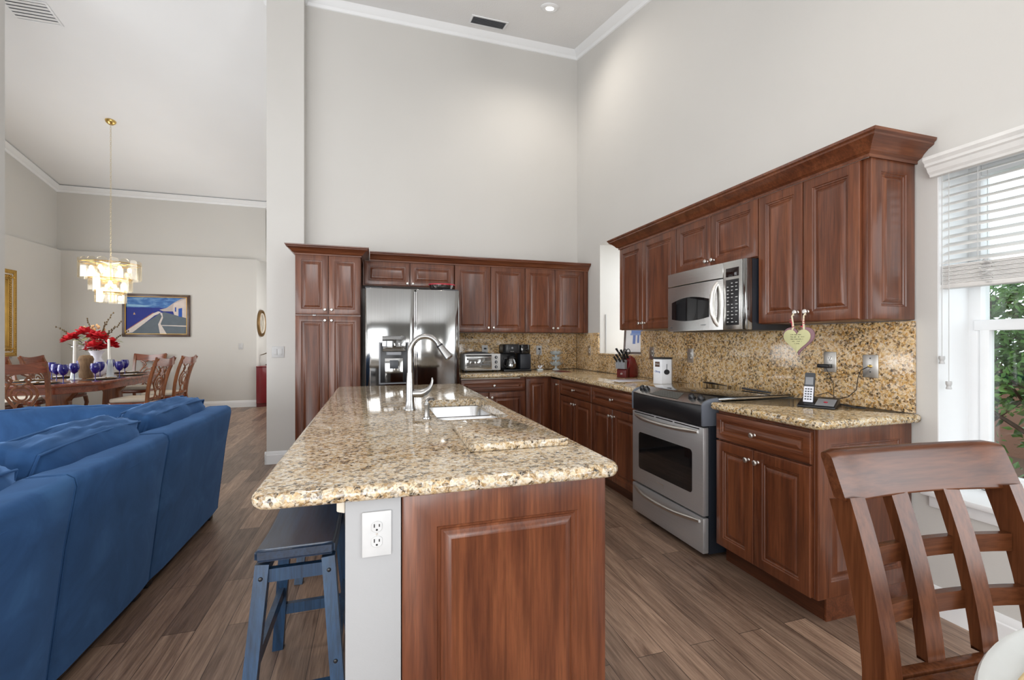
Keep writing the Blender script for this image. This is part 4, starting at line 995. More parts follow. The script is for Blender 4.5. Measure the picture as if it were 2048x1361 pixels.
# ------------------------------------------------------------------ ceiling fittings
def on_k(x, y, dz=0): return (x, y, zk(y)-dz)
tk = math.atan(.25); td = math.atan(-.22)
def vent(label, loc, rot, w, d, n, dark):
    r = thing('ceiling_vent', label, 'air vent', loc, 0, 'ceiling vents'); r.rotation_euler = rot
    m = MB(); t = .022
    m.box(-w/2, w/2, -d/2, -d/2+t, -.010, 0, .002); m.box(-w/2, w/2, d/2-t, d/2, -.010, 0, .002); m.box(-w/2, -w/2+t, -d/2+t, d/2-t, -.010, 0, .002); m.box(w/2-t, w/2, -d/2+t, d/2-t, -.010, 0, .002)
    m.build('frame', 'trim', r); MB().box(-w/2+t, w/2-t, -d/2+t, d/2-t, -.003, -.001).build('backing', dark, r, smooth=0)
    for k in range(n):
        y = -d/2+t+(d-2*t)*(k+.5)/n; q = (d-2*t)/n*.42
        MB().prism([(y-q, -.011), (y+q, -.004), (y+q, -.0055), (y-q, -.0125)], 'x', -w/2+t+.001, w/2-t-.001).build('slat', 'trim' if dark == 'grey' else 'grey', r, smooth=0)
vent('narrow grey supply vent in the kitchen ceiling near the recessed light', on_k(1.257, 5.03, .001), (tk, 0, 0), .43, .225, 6, 'darkgrey')
vent('wide white louvred vent in the sloped ceiling at the top left', (-3.58, 6.17, zd_(6.17)-.001), (td, 0, 0), .42, .30, 6, 'grey')
r = thing('recessed_light', 'lit round recessed light in the kitchen ceiling', 'recessed light', on_k(1.777, 4.415, .001)); r.rotation_euler = (tk, 0, 0)
MB().lathe([(.070, -.012), (.078, -.014), (.098, -.006), (.10, 0), (.070, 0)], n=32).build('trim_ring', 'trim', r); MB().lathe([(.0, -.016), (.04, -.013), (.069, -.004), (.069, 0), (.0, 0)], n=28).build('lamp_lens', 'lamp', r)
spot('ceiling_spot', (1.777, 4.40, zk(4.415)-.06), 40, 165)
spot('ceiling_spot', (-.75, 2.4, zk(2.4)-.03), 45, 140); spot('ceiling_spot', (1.25, 1.5, zk(1.5)-.03), 30, 140)  # added unseen spots without fittings, brighten the floor and worktops
# ------------------------------------------------------------------ counter stools
def make_stool():
    r = thing('bar_stool', 'blue wooden saddle stool at the near end of the island overhang', 'stool', (-.245, 1.80, 0), 0, 'blue saddle stools at the island')
    sh = .625; a, b = .118, .235
    m = MB()
    def seat(u, v, up):
        x = (u*2-1)*a; y = (v*2-1)*b; s = .016*abs(v*2-1)**2
        return (x, y, sh-.012+s if up else sh-.048+s*.6)
    nu, nv = 6, 14; w_ = nu+1
    T_ = [seat(i/nu, j/nv, 1) for j in range(nv+1) for i in range(nu+1)]; B_ = [seat(i/nu, j/nv, 0) for j in range(nv+1) for i in range(nu+1)]; K = len(T_)
    fs = [(j*w_+i, j*w_+i+1, (j+1)*w_+i+1, (j+1)*w_+i) for j in range(nv) for i in range(nu)]; fs += [tuple(K+i for i in f) for f in fs[:]]
    bd = [i for i in range(w_)] + [j*w_+nu for j in range(1, nv+1)] + [nv*w_+i for i in range(nu-1, -1, -1)] + [j*w_ for j in range(nv-1, 0, -1)]
    sf = [(bd[i], bd[(i+1) % len(bd)], K+bd[(i+1) % len(bd)], K+bd[i]) for i in range(len(bd))]
    v, f = m._add(T_+B_, fs+sf); bmesh.ops.recalc_face_normals(m.bm, faces=f)
    es = [e for e in m.bm.edges if len(e.link_faces) == 2 and e.calc_face_angle(0) > 1.0]
    bmesh.ops.bevel(m.bm, geom=es, offset=.009, segments=3, affect='EDGES')
    m.build('seat', 'blueseat', r, smooth=50)
    def leg(sx, sy, f): return Vector((sx*(.097+.046*(1-f)), sy*(.205+.065*(1-f)), (sh-.050)*f))
    for sx in (-1, 1):
        for sy in (-1, 1):
            p0, p1 = leg(sx, sy, 0), leg(sx, sy, 1)
            l = MB().tube([p0, p1], .0285, 4, up=(1, 0, 0)).build('leg', 'bluewood', r, smooth=0)
            m = MB()
            for f in (.10+.34*(sx > 0), .93): p = leg(sx, sy, f); m.ball((p.x, p.y+sy*.0205, p.z), .007, 8, (1, .6, 1))
            m.build('bolt', 'black', l)
    def rail(p, q, name, w=.0175): MB().tube([p, q], [w*1.35, w*1.35], 4, flat=(1.25, .62), up=(0, 0, 1)).build(name, 'bluewood', r, smooth=0)
    for sy in (-1, 1):
        a_, b_ = leg(-1, sy, .30), leg(1, sy, .30); rail(a_+Vector((.018, 0, 0)), b_-Vector((.018, 0, 0)), 'stretcher')
        a_, b_ = leg(-1, sy, .935), leg(1, sy, .935); rail(a_+Vector((.018, 0, 0)), b_-Vector((.018, 0, 0)), 'apron')
    for sx in (-1, 1):
        f = .44 if sx < 0 else .20+.24
        a_, b_ = leg(sx, -1, f), leg(sx, 1, f); rail(a_+Vector((0, .018, 0)), b_-Vector((0, .018, 0)), 'stretcher')
        a_, b_ = leg(sx, -1, .94), leg(sx, 1, .94); rail(a_+Vector((0, .018, 0)), b_-Vector((0, .018, 0)), 'apron')
    return r
s0 = make_stool()
s1 = copy_tree(s0); s1.location = (-.245, 2.86, 0); s1['label'] = 'blue wooden saddle stool behind the first, farther along the island'

# ------------------------------------------------------------------ sectional sofa
r = thing('sectional_sofa', 'deep blue suede L-shaped sectional sofa seen from behind', 'sofa', (-1.10, 0, 0))
def back_panel(y0, y1):
    """leaning back panel, local x 0 at the floor side; leans out (+x) towards the top"""
    m = MB(); ins = .012
    prof = [(-.20, .055), (.0, .055), (.004, .10), (.055, .55), (.088, .765), (.082, .795), (.062, .808), (-.06, .806), (-.10, .79), (-.13, .60)]
    ny = 8; vs = []; fs = []; n = len(prof)
    for j in range(ny+1):
        t = j/ny; y = y0+(y1-y0)*t
        for x, z in prof:
            e = min(t, 1-t)*(y1-y0); puff = .010*(1-math.exp(-e/.05)) if x > -.12 else 0
            vs.append((x-.010+puff+.003*noise.noise((y*3, z*3, 1)), y, z))
    fs = [tuple(range(n)), tuple(range(ny*n, ny*n+n))] + [(j*n+i, j*n+(i+1) % n, (j+1)*n+(i+1) % n, (j+1)*n+i) for j in range(ny) for i in range(n)]
    v, f = m._add(vs, fs); bmesh.ops.recalc_face_normals(m.bm, faces=f)
    return m.build('back_panel', 'velvet', r, smooth=50)
for y0, y1 in ((2.735, 3.77), (1.985, 2.729), (1.20, 1.979)):
    b = back_panel(y0, y1)
    m = MB()
    for yy in (y0+.004, y1-.004): m.tube([(-.011, yy, .06), (-.008, yy, .10), (.043, yy, .55), (.076, yy, .763), (.070, yy, .793), (.050, yy, .806), (-.06, yy, .804)], .0045, 6)
    m.tube([(.074, y0+.05, .735), (.0835, (y0+y1)/2, .735), (.074, y1-.05, .735)], .0022, 6)
    m.build('seam', 'velvet', b, smooth=60)
    for yy in (y0+.06, y1-.06): MB().box(-.09, -.03, yy-.03, yy+.03, 0, .054, .004).build('foot', 'black', r)
# far wing: its back closes the L at Y = 3.77 and runs to the left
m = MB(); prof = [(3.56, .055), (3.75, .055), (3.79, .55), (3.80, .765), (3.79, .795), (3.77, .806), (3.66, .806), (3.62, .79)]
m.prism(prof, 'x', -2.60, -.205); m.build('wing_back', 'velvet', r, smooth=40)
MB().box(-1.0, -.205, 1.20, 3.55, .06, .26, .02).box(-2.60, -1.002, 2.75, 3.55, .06, .26, .02).build('base', 'velvet', r)
def cushion(name, size, loc, rot, k=.55, seed=0, wr=.018, seams=True):
    """puffed box cushion: x wide, y thick, z high"""
    w, t, h = size; m = MB(); b = bmesh.new(); bmesh.ops.create_cube(b, size=2)
    bmesh.ops.subdivide_edges(b, edges=b.edges[:], cuts=11, use_grid_fill=True)
    for v in b.verts:
        x, y, z = v.co
        ex = 1-abs(x)**4; ez = 1-abs(z)**4
        py = y*(k+(1-k)*math.sqrt(max(0, ex*ez)))
        qx = x*(1-.05*z*z); qz = z*(1-.05*x*x)
        p = Vector((qx*w/2, py*t/2, qz*h/2))
        d = noise.fractal(Vector((x*2.2+seed, y*1.5, z*2.2-seed*2)), .8, 2.0, 4)*wr + abs(noise.noise(Vector((x*6+seed*3, y*2, z*1.8))))*wr*.6
        nn = Vector((x*.25, y, z*.35)).normalized() if abs(y) > .99 else Vector((x if abs(x) > .99 else 0, y*.3, z if abs(z) > .99 else 0)).normalized() if (abs(x) > .99 or abs(z) > .99) else Vector((0, 0, 0))
        v.co = p + nn*d
    m.bm.free(); m.bm = b
    o = m.build(name, 'velvet', r, loc, rot, smooth=180)
    sm = MB()
    for s in (-1, 1):
        pts = []
        for (x0, z0_), (x1, z1_) in (((-1, -1), (1, -1)), ((1, -1), (1, 1)), ((1, 1), (-1, 1)), ((-1, 1), (-1, -1))):
            for q in range(10):
                x = x0+(x1-x0)*q/10; z = z0_+(z1_-z0_)*q/10
                pts.append((x*(1-.05*z*z)*w/2*1.0, s*k*t/2*1.02, z*(1-.05*x*x)*h/2*1.0))
        sm.tube(pts, .0055, 6, True)
    sm.build('piping', 'velvet', o, smooth=60)
    return o
# cushions against the near back, and against the wing back
cushion('back_cushion', (.84, .23, .52), (-.185, 3.26, .645), (math.radians(14), 0, PI/2), seed=1)
cushion('back_cushion', (.76, .25, .54), (-.195, 2.40, .640), (math.radians(15), 0, PI/2), seed=5)
cushion('back_cushion', (.74, .24, .52), (-.205, 1.60, .625), (math.radians(16), 0, PI/2), seed=9)
cushion('back_cushion', (.92, .20, .48), (-.66, 3.47, .63), (math.radians(-10), 0, 0), seed=12)
cushion('back_cushion', (.92, .20, .48), (-1.60, 3.47, .61), (math.radians(-10), 0, .02), seed=15)
cushion('seat_cushion', (.80, .76, .20), (-.60, 2.05, .36), (0, 0, PI/2), .92, 20, .008); cushion('seat_cushion', (1.5, .76, .20), (-1.6, 3.0, .36), (0, 0, 0), .92, 22, .008)

# ------------------------------------------------------------------ breakfast chair and table (near right)
r = thing('lattice_chair', 'dark brown wooden chair with curved lattice back at the breakfast table', 'chair', (1.150, .560, 0), math.radians(-5.5), None)
SHC = .640
def yb(z):          # rake of the back above the seat
    t = max(0, z-SHC); return .030+.10*t+.42*t*t
def xc(x): return -.027*(1-(x/.235)**2)*-1        # concave towards the sitter: middle lies farther back
def bpt(x, z, dy=0): return Vector((x, yb(z)+xc(x)+dy, z))
zs = [SHC-.05+(.955-SHC+.05)*i/8 for i in range(9)]
for s in (-1, 1):
    m = MB(); prof = []
    pts = [(s*.195, .12, .0), (s*.198, .075, .20), (s*.203, .045, .42)] + [tuple(bpt(s*.215, z)) for z in zs]
    m.tube(pts, [.022, .024, .026]+[.026]*9, 4, up=(1, 0, 0), flat=(1.0, 1.35)); m.build('back_post', 'chairwood', r, smooth=40)
for x in (-.072, .072): MB().tube([bpt(x, z, -.004) for z in [SHC+.001]+zs[1:]], .0250, 4, up=(1, 0, 0), flat=(1.25, .62)).build('lattice_slat', 'chairwood', r, smooth=40)
for z in (.732, .838): MB().tube([bpt(-.195+.39*i/10, z, .010) for i in range(11)], .0250, 4, up=(0, 0, 1), flat=(1.1, .40)).build('lattice_rail', 'chairwood_h', r, smooth=40)
m = MB(); sec = rounded([(-.017, .950), (.013, .950), (.013, 1.050), (-.017, 1.050)], [.006, .006, .012, .012], 3); n = len(sec); vs = []; nu = 18
for i in range(nu+1):
    x = -.240+.480*i/nu; e = 1-abs(2*i/nu-1)
    k_ = 1 if e > .01 else .9
    for dy, z in sec:
        zz = 1.0+(z-1.0)*k_ + (-.005*math.sin(PI*i/nu) if z > 1 else 0); p = bpt(x, zz); vs.append((p.x, p.y+dy*k_, p.z))
m._add(vs, [tuple(range(n)), tuple(range(nu*n, nu*n+n))] + [(i*n+j, i*n+(j+1) % n, (i+1)*n+(j+1) % n, (i+1)*n+j) for i in range(nu) for j in range(n)])
bmesh.ops.recalc_face_normals(m.bm, faces=m.bm.faces[:])
m.build('crest_rail', 'chairwood_h', r, smooth=40)
m = MB(); m.prism(rounded([(-.225, -.40), (.225, -.40), (.215, .018), (-.215, .018)], .03), 'z', SHC-.035, SHC, .008); m.build('seat', 'chairwood', r)
MB().box(-.19, .19, .022, .045, SHC-.075, SHC-.001, .003).build('seat_rail', 'chairwood', r)
for s in (-1, 1): MB().tube([(s*.195, -.37, 0), (s*.195, -.37, SHC-.036)], [.018, .026], 4, up=(1, 0, 0)).build('front_leg', 'chairwood', r, smooth=40)
MB().box(-.175, .175, -.38, -.36, .20, .235, .003).build('foot_rail', 'chairwood', r)
# round table: circle through three points of its rim
ZTB = .915
P3 = [px(1946, 1361, Z=ZTB), px(1975, 1290, Z=ZTB), px(2046, 1249, Z=ZTB)]
def circ(a, b, c):
    d = 2*(a.x*(b.y-c.y)+b.x*(c.y-a.y)+c.x*(a.y-b.y)); q = lambda p: p.x*p.x+p.y*p.y
    return ((q(a)*(b.y-c.y)+q(b)*(c.y-a.y)+q(c)*(a.y-b.y))/d, (q(a)*(c.x-b.x)+q(b)*(a.x-c.x)+q(c)*(b.x-a.x))/d)
tc_ = circ(*P3); TR = math.hypot(P3[0].x-tc_[0], P3[0].y-tc_[1])
TAB = (tc_[0], tc_[1], TR)
TCX, TCY, TRR = TAB
r = thing('breakfast_table', 'round pale frosted glass breakfast table at the lower right', 'table', (TCX, TCY, 0))
MB().lathe([(.0, ZTB-.018), (TRR-.012, ZTB-.018), (TRR-.003, ZTB-.014), (TRR, ZTB-.008), (TRR-.003, ZTB-.002), (TRR-.010, ZTB), (.0, ZTB)], n=96).build('tabletop', 'tableglass', r)
MB().lathe([(.0, 0), (.24, 0), (.24, .03), (.07, .06), (.05, .10), (.05, ZTB-.07), (.16, ZTB-.019), (.0, ZTB-.019)], n=32).build('pedestal', 'chairwood', r)
p = px(2030, 1356, Z=ZTB)
pm = thing('placemat', 'woven straw placemat on the round glass table', 'placemat', (p.x+.145, p.y-.115, ZTB+.001), math.radians(14))
m = MB()
for k in range(18): m.tube([(-.19+.38*i/12, -.135+.27*k/17, .004+.0012*(1 if (i+k) % 2 else -1)) for i in range(13)], .0075, 6, flat=(.45, 1), up=(0, 0, 1))
m.build('woven_strips', 'straw', pm, smooth=60)

# ------------------------------------------------------------------ window blind
r = thing('window_blind', 'white wooden venetian blind half raised over the breakfast window', 'blind', (XW, 0, 0))
bx0, bx1 = .22, 1.428
VP = [(0, 2.055), (-.030, 2.055), (-.034, 2.065), (-.045, 2.075), (-.055, 2.095), (-.068, 2.10), (-.068, 2.112), (-.082, 2.125), (-.082, 2.14), (0, 2.14)]
m = MB(); m.prism(VP, 'y', bx0, bx1); m.build('valance', 'blind', r, (-.002, 0, 0), smooth=20)
sy0, sy1 = .325, 1.409
nsl = 11
for k in range(nsl):
    z = 2.045-k*.0385; tl = math.radians(24)
    q = [(.030*math.cos(tl)*s, .030*math.sin(tl)*s) for s in (-1, 1)]
    m = MB(); m.prism([(q[0][0], z+q[0][1]), (q[0][0]*.3, z+q[0][1]*.3+.0022), (q[1][0]*.3, z+q[1][1]*.3+.0022), (q[1][0], z+q[1][1]), (q[1][0], z+q[1][1]-.0026), (q[0][0], z+q[0][1]-.0026)], 'y', sy0, sy1)
    m.build('slat', 'blind', r, (.045, 0, 0), smooth=0)
for k in range(14):
    z = 1.552+k*.0062; m = MB(); m.box(.015+.002*(k % 3), .075, sy0, sy1, z, z+.0045); m.build('stacked_slat', 'blind', r, smooth=0)
MB().box(.013, .077, sy0-.004, sy1+.004, 1.530, 1.551, .003).build('bottom_rail', 'blind', r)
m = MB()
for y in (1.275, .70):
    for x in (.012, .078): m.tube([(x, y, 2.06), (x, y, 1.64)], .0012, 5)
    for k in range(7): m.tube([(.010+.012*math.sin(k*2.1+i), y-.03+.022*math.sin(i*1.3+k), 1.64-.016*k-.004*math.cos(i*1.7)) for i in range(6)], .0016, 5)
m.build('ladder_cord', 'white', r, smooth=60)
for y, zb in ((1.392, 1.215), (1.366, 1.10)):
    c = MB().tube([(-.012, y, 2.06), (-.012, y, zb)], .0016, 5).build('pull_cord', 'white', r, smooth=60)
    MB().lathe([(.0, .0), (.011, .0), (.0115, -.012), (.008, -.022), (.011, -.034), (.010, -.036), (.0, -.036)], (-.012, y, zb), 12).build('tassel', 'white', c)

# ------------------------------------------------------------------ outside: hedge, stucco wall, mulch bed
struct(MB().box(XW+2.6, XW+2.75, -6, 14, -.1, 1.05), 'wall_garden', 'earthwall', smooth=0)
m = MB(); m.grid(lambda u, v: (XW+.46+2.3*u, -6+20*v, .30+.05*noise.noise((u*9, v*60, 3))), 12, 80); struct(m, 'ground_mulch', 'mulch', smooth=60)
r = thing('hedge', 'leafy green hedge growing outside the breakfast window', 'hedge', (XW+1.35, 1.6, .0))
rr = random.Random(11); m = MB()
for k in range(17000):
    y = rr.uniform(-.9, 1.5); z = rr.random()
    zz = .84+.93*z if rr.random() < .93 else rr.uniform(.12, .84)
    back = rr.random() < .35
    x = rr.uniform(.10, .32) if back else rr.uniform(-.28, .12)
    x += .10*noise.noise((y*2.5, zz*2.5, 4)); zz += .05*noise.noise((y*3, 2, 9))
    if zz < 1.0 and rr.random() < .45: continue
    p = Vector((x, y, zz)); s = rr.uniform(.030, .045) if back else rr.uniform(.013, .026)
    t = Vector((rr.uniform(-1, 1), rr.uniform(-1, 1), rr.uniform(-1, .4))).normalized(); n_ = Vector((rr.uniform(-1, .1), rr.uniform(-.6, .6), rr.uniform(-.1, 1))).normalized()
    t = (t-n_*t.dot(n_)).normalized(); b = n_.cross(t)
    m._add([p-t*s, p-t*s*.2+b*s*.55+n_*.004, p+t*s*1.15, p-t*s*.2-b*s*.55+n_*.004], [(0, 1, 2), (0, 2, 3)])
fo = m.build('foliage', 'leaf', r, smooth=0)
m = MB()
for k in range(16):
    y = -1.0+.16*k+rr.uniform(-.08, .08); pts = [(rr.uniform(-.05, .05), y, .26)]
    for i in range(1, 7): pts.append((pts[-1][0]+rr.uniform(-.06, .06), pts[-1][1]+rr.uniform(-.09, .09), .26+i*.22))
    m.tube(pts, [.034, .028, .024, .020, .015, .011, .006], 7)
    for j in (2, 3, 4):
        a = Vector(pts[j]); m.tube([a, a+Vector((rr.uniform(-.2, .1), rr.uniform(-.25, .25), .2)), a+Vector((rr.uniform(-.3, .1), rr.uniform(-.35, .35), .45))], [.014, .010, .004], 6)
m.build('trunks', 'bark', r, smooth=60)
# ------------------------------------------------------------------ dining room
DX, DY = -3.95, 7.93
r = thing('dining_table', 'long reddish cherry dining table with clipped corners', 'dining table', (DX, DY, 0))
poly = rounded([(-.56, -.85), (-.26, -1.22), (.26, -1.22), (.56, -.85), (.56, .85), (.26, 1.22), (-.26, 1.22), (-.56, .85)], .05, 4)
MB().prism(poly, 'z', .722, .76, .010, 3, True).build('tabletop', 'dinwood_h', r, smooth=40)
MB().prism([(x*.90, y*.95) for x, y in poly], 'z', .635, .7215, .004, 1, True).build('apron', 'dinwood_h', r, smooth=40)
for y in (-.62, .62):
    MB().prism([(-.26, .0), (.26, .0), (.24, .08), (.12, .14), (.10, .50), (.20, .634), (-.20, .634), (-.10, .50), (-.12, .14), (-.24, .08)], 'y', y-.07, y+.07, .012).build('pedestal', 'dinwood', r)
MB().box(-.035, .035, -.55, .55, .16, .24, .008).build('stretcher', 'dinwood', r)
# carved splat-back dining chair; front is -y
def make_dchair():
    r = thing('dining_chair', 'x', 'chair', (0, 0, 0), 0, 'carved back dining chairs')
    m = MB(); sp = rounded([(-.25, -.26), (.25, -.26), (.215, .20), (-.215, .20)], [.07, .07, .03, .03])
    m.prism(sp, 'z', .40, .452, .006, 2, True); m.build('seat_frame', 'dinwood_h', r)
    m = MB(); m.prism([(x*.95, y*.95) for x, y in sp], 'z', .4525, .505, .020, 4, True); m.build('seat_cushion', 'cream', r, smooth=60)
    def yb2(z): t = max(0, z-.45)/.62; return .20+.02*t+.13*t*t
    for s in (-1, 1):
        m = MB(); pts = [(s*.195, .30, 0), (s*.198, .235, .22)] + [(s*(.200+.032*k/6), yb2(.45+.60*k/6), .45+.60*k/6) for k in range(7)]
        m.tube(pts, [.020, .023]+[.024]*7, 4, up=(1, 0, 0), flat=(1.1, 1.0)); m.build('back_leg', 'dinwood', r, smooth=40)
        m = MB(); m.tube([(s*.215, -.225, .40), (s*.225, -.24, .30), (s*.205, -.215, .12), (s*.215, -.235, .03), (s*.22, -.245, .0)], [.030, .028, .017, .016, .022], 8); m.build('front_leg', 'dinwood', r, smooth=60)
    m = MB(); n_ = 12; vs = []
    for i in range(n_+1):
        u = i/n_*2-1; x = u*.245; zt = 1.045+.022*abs(u)**2.2-.010*(1-abs(u)); zb = .925+.018*abs(u); y = yb2(1.0)+.030*(1-u*u)
        vs += [(x, y-.013, zb), (x, y+.013, zb), (x, y+.022, zt), (x, y-.006, zt)]
    fs = [(0, 1, 2, 3), tuple(4*n_+k for k in (3, 2, 1, 0))] + [(4*i+k, 4*i+(k+1) % 4, 4*i+4+(k+1) % 4, 4*i+4+k) for i in range(n_) for k in range(4)]
    m._add(vs, fs); bmesh.ops.recalc_face_normals(m.bm, faces=m.bm.faces[:])
    es = [e for e in m.bm.edges if len(e.link_faces) == 2 and e.calc_face_angle(0) > .9]; bmesh.ops.bevel(m.bm, geom=es, offset=.005, segments=2, affect='EDGES')
    m.build('crest_rail', 'dinwood_h', r, smooth=40)
    def bp_(x, z): return (x, yb2(z)+.024*(1-(x/.21)**2), z)
    m = MB(); k = dict(flat=(.55, 1.0), up=(0, 1, 0))
    for s in (-1, 1):
        m.tube([bp_(s*a, z) for a, z in ((.135, .93), (.085, .90), (.055, .865), (.085, .82), (.125, .76), (.130, .69), (.095, .62), (.060, .565), (.075, .51), (.11, .47))], .0155, 6, **k)
        m.tube([bp_(s*a, z) for a, z in ((.03, .93), (.075, .905), (.10, .865), (.07, .825), (.02, .80))], .011, 6, **k)
    m.tube([bp_(.085*math.cos(q), .705+.085*math.sin(q)) for q in [2*PI*i/20 for i in range(20)]], .013, 6, True, **k)
    m.tube([bp_(.045*math.cos(q), .69+.05*math.sin(q)) for q in [2*PI*i/16 for i in range(16)]], .010, 6, True, **k)
    m.tube([bp_(.055*math.cos(q), .565+.055*math.sin(q)) for q in [2*PI*i/18 for i in range(18)]], .011, 6, True, **k)
    m.tube([bp_(x, .49) for x in (-.19, -.1, 0, .1, .19)], .022, 4, up=(0, 0, 1), flat=(1, .6)); m.build('carved_splat', 'dinwood', r, smooth=50)
    return r
ch0 = make_dchair(); first = True
for (x, y, rz, lab) in ((-3.69, 6.42, PI+.10, 'carved dining chair nearest the sofa, turned back to the room at the left edge'),
                        (-3.17, 7.50, -PI/2-.06, 'carved dining chair on the right side of the table, nearer the sofa'),
                        (-3.13, 8.22, -PI/2-.04, 'carved dining chair on the right side of the table, second from the sofa'),
                        (-3.92, 9.38, 0, 'carved dining chair at the far head of the table below the painting'),
                        (-4.72, 8.72, PI/2, 'carved dining chair on the far left side, just left of the flower vase'),
                        (-4.74, 8.08, PI/2+.06, 'carved dining chair in the middle of the far left side of the table'),
                        (-4.76, 7.42, PI/2, 'carved dining chair cut off by the left wall edge, below the gilt mirror')):
    o = ch0 if first else copy_tree(ch0); first = False
    o.location = (x, y, 0); o.rotation_euler = (0, 0, rz); o['label'] = lab
ZD = .7605
# table settings
def mk_goblet():
    r = thing('goblet', 'x', 'goblet', (0, 0, 0), 0, 'cobalt blue goblets')
    MB().lathe([(.0, .095), (.012, .098), (.034, .118), (.050, .155), (.053, .185), (.046, .225), (.043, .232), (.041, .230), (.049, .185), (.045, .155), (.03, .122), (.0, .104)], n=20).build('bowl', 'cobalt', r, smooth=60)
    MB().lathe([(.0, 0), (.036, 0), (.036, .002), (.010, .006), (.005, .012), (.0045, .09), (.010, .097), (.0, .0975)], n=16).build('stem', 'cobalt', r, smooth=60); return r
gob = mk_goblet(); first = True
for (u, y, lab) in ((103, 7.72, 'cobalt goblet farthest left, just right of the near chair'), (113, 7.15, 'cobalt goblet partly hidden, second from the left'), (126.5, 6.90, 'cobalt goblet third from the left, lowest in view'),
                    (148.5, 7.30, 'cobalt goblet directly in front of the left candle'), (160, 8.30, 'cobalt goblet seen partly behind the driftwood and left candle'), (190.6, 7.22, 'cobalt goblet right of the driftwood, the nearer of two'),
                    (200, 7.70, 'cobalt goblet right of the driftwood, the farther of two'), (222, 8.62, 'cobalt goblet beneath the right candle'), (239, 7.80, 'cobalt goblet before the far right chairs, the nearer of two'), (249.5, 8.45, 'cobalt goblet farthest to the right')):
    q = px(u, 730, Y=y)
    o = gob if first else copy_tree(gob); first = False
    o.location = (q.x, q.y, ZD+.0005); o['label'] = lab
def mk_setting():
    out = []
    a = tag(MB().box(-.21, .21, -.15, .15, 0, .003, .001).build('placemat', 'blackcloth'), 'x', 'placemat', 'black placemats'); out.append(a)
    b = tag(MB().lathe([(.0, .004), (.11, .004), (.155, .013), (.155, .016), (.11, .008), (.0, .008)], n=28).build('charger_plate', 'charger'), 'x', 'plate', 'bronze charger plates'); out.append(b)
    c = thing('napkin', 'x', 'napkin', (0, 0, 0), 0, 'folded napkins'); MB().box(-.09, .09, -.05, .05, .0, .010, .004).build('folded_cloth', 'linen', c); MB().box(-.016, .016, -.054, .054, .0, .013, .004).build('napkin_band', 'charger', c); out.append(c)
    return out
st = mk_setting(); first = True
for (x, y, rz, w_) in ((-3.93, 6.93, 0, 'at the near head of the table'), (-3.60, 7.52, PI/2, 'on the right side, before the nearer chair'), (-3.58, 8.22, PI/2, 'on the right side, before the second chair'),
                       (-3.93, 8.93, 0, 'at the far head of the table'), (-4.30, 8.62, PI/2, 'on the far left side, by the flower vase'), (-4.30, 8.0, PI/2, 'on the far left side, middle place'), (-4.30, 7.38, PI/2, 'on the far left side, nearest the sofa')):
    for o, dz, nm in zip(st, (.0005, .0015, .0185), ('black placemat', 'bronze charger plate', 'white folded napkin')):
        c = o if first else copy_tree(o)
        c.location = (x, y, ZD+dz); c.rotation_euler = (0, 0, rz); c['label'] = nm+' '+w_
    first = False
# centrepiece: driftwood, vase with red flowers, candles
p = px(172, 735, Y=7.75)
r = tag(MB().lathe([(.0, 0), (.075, 0), (.082, .03), (.070, .09), (.085, .15), (.075, .22), (.085, .27), (.070, .315), (.03, .33), (.0, .33)], n=18, scale=(1, .7)).build('driftwood_block', 'drift', None, (p.x, p.y, ZD+.0005), (0, 0, .4), 60), 'rough brown driftwood block standing in front of the flower vase', 'driftwood')
VX, VY = -3.83, 8.0
p = px(193, 720, Y=8.12); VX, VY = p.x, p.y
r = thing('flower_vase', 'pale glass vase holding red flowers and twigs on the dining table', 'vase', (VX, VY, ZD+.0005))
MB().lathe([(.0, 0), (.06, 0), (.10, .04), (.125, .11), (.115, .18), (.075, .235), (.055, .28), (.070, .34), (.095, .385), (.09, .385), (.063, .34), (.046, .28), (.0, .26)], n=28, scale=(1.0, 1.0)).build('vase_body', 'porcelain', r, smooth=60)
fl = thing('flower_arrangement', 'arrangement of red flowers, dusty leaves and twigs in the vase', 'flowers', (VX-.02, VY, ZD+.40))
rr = random.Random(5)
def bloom(c, R, seed):
    m = MB(); q = random.Random(seed)
    for k in range(20):
        a = q.uniform(0, 2*PI); e = q.uniform(-.2, 1.2); d = Vector((math.cos(a)*math.cos(e), math.sin(a)*math.cos(e), math.sin(e))); t = d.cross(Vector((0, 0, 1))).normalized(); n_ = d.cross(t)
        c0 = Vector(c); m._add([c0, c0+d*R*.6+t*R*.5, c0+d*R+n_*R*.15, c0+d*R*.6-t*R*.5, c0+d*R*.62+n_*R*.22], [(0, 1, 4), (1, 2, 4), (2, 3, 4), (3, 0, 4)])
    return m.build('red_bloom', 'petal', fl, smooth=0)
for k, (x, z, R) in enumerate(((-.25, .14, .10), (-.21, .19, .09), (-.07, .24, .12), (.04, .21, .11), (.12, .18, .12), (.05, .03, .15), (.09, .05, .12), (.26, .06, .11), (.23, .11, .09))):
    bloom((x, rr.uniform(-.20, -.08), z), R, k)
m = MB()
for k in range(70):
    a = rr.uniform(0, 2*PI); R = rr.uniform(.08, .28); c0 = Vector((R*math.cos(a), R*math.sin(a)*.7-.02, rr.uniform(.0, .20))); d = Vector((math.cos(a), math.sin(a), rr.uniform(-.4, .7))).normalized(); t = d.cross(Vector((0, 0, 1))).normalized(); s = rr.uniform(.07, .12)
    m._add([c0, c0+d*s*.5+t*s*.3, c0+d*s, c0+d*s*.5-t*s*.3], [(0, 1, 2, 3)])
m.build('leaves', 'sprig', fl, smooth=0)
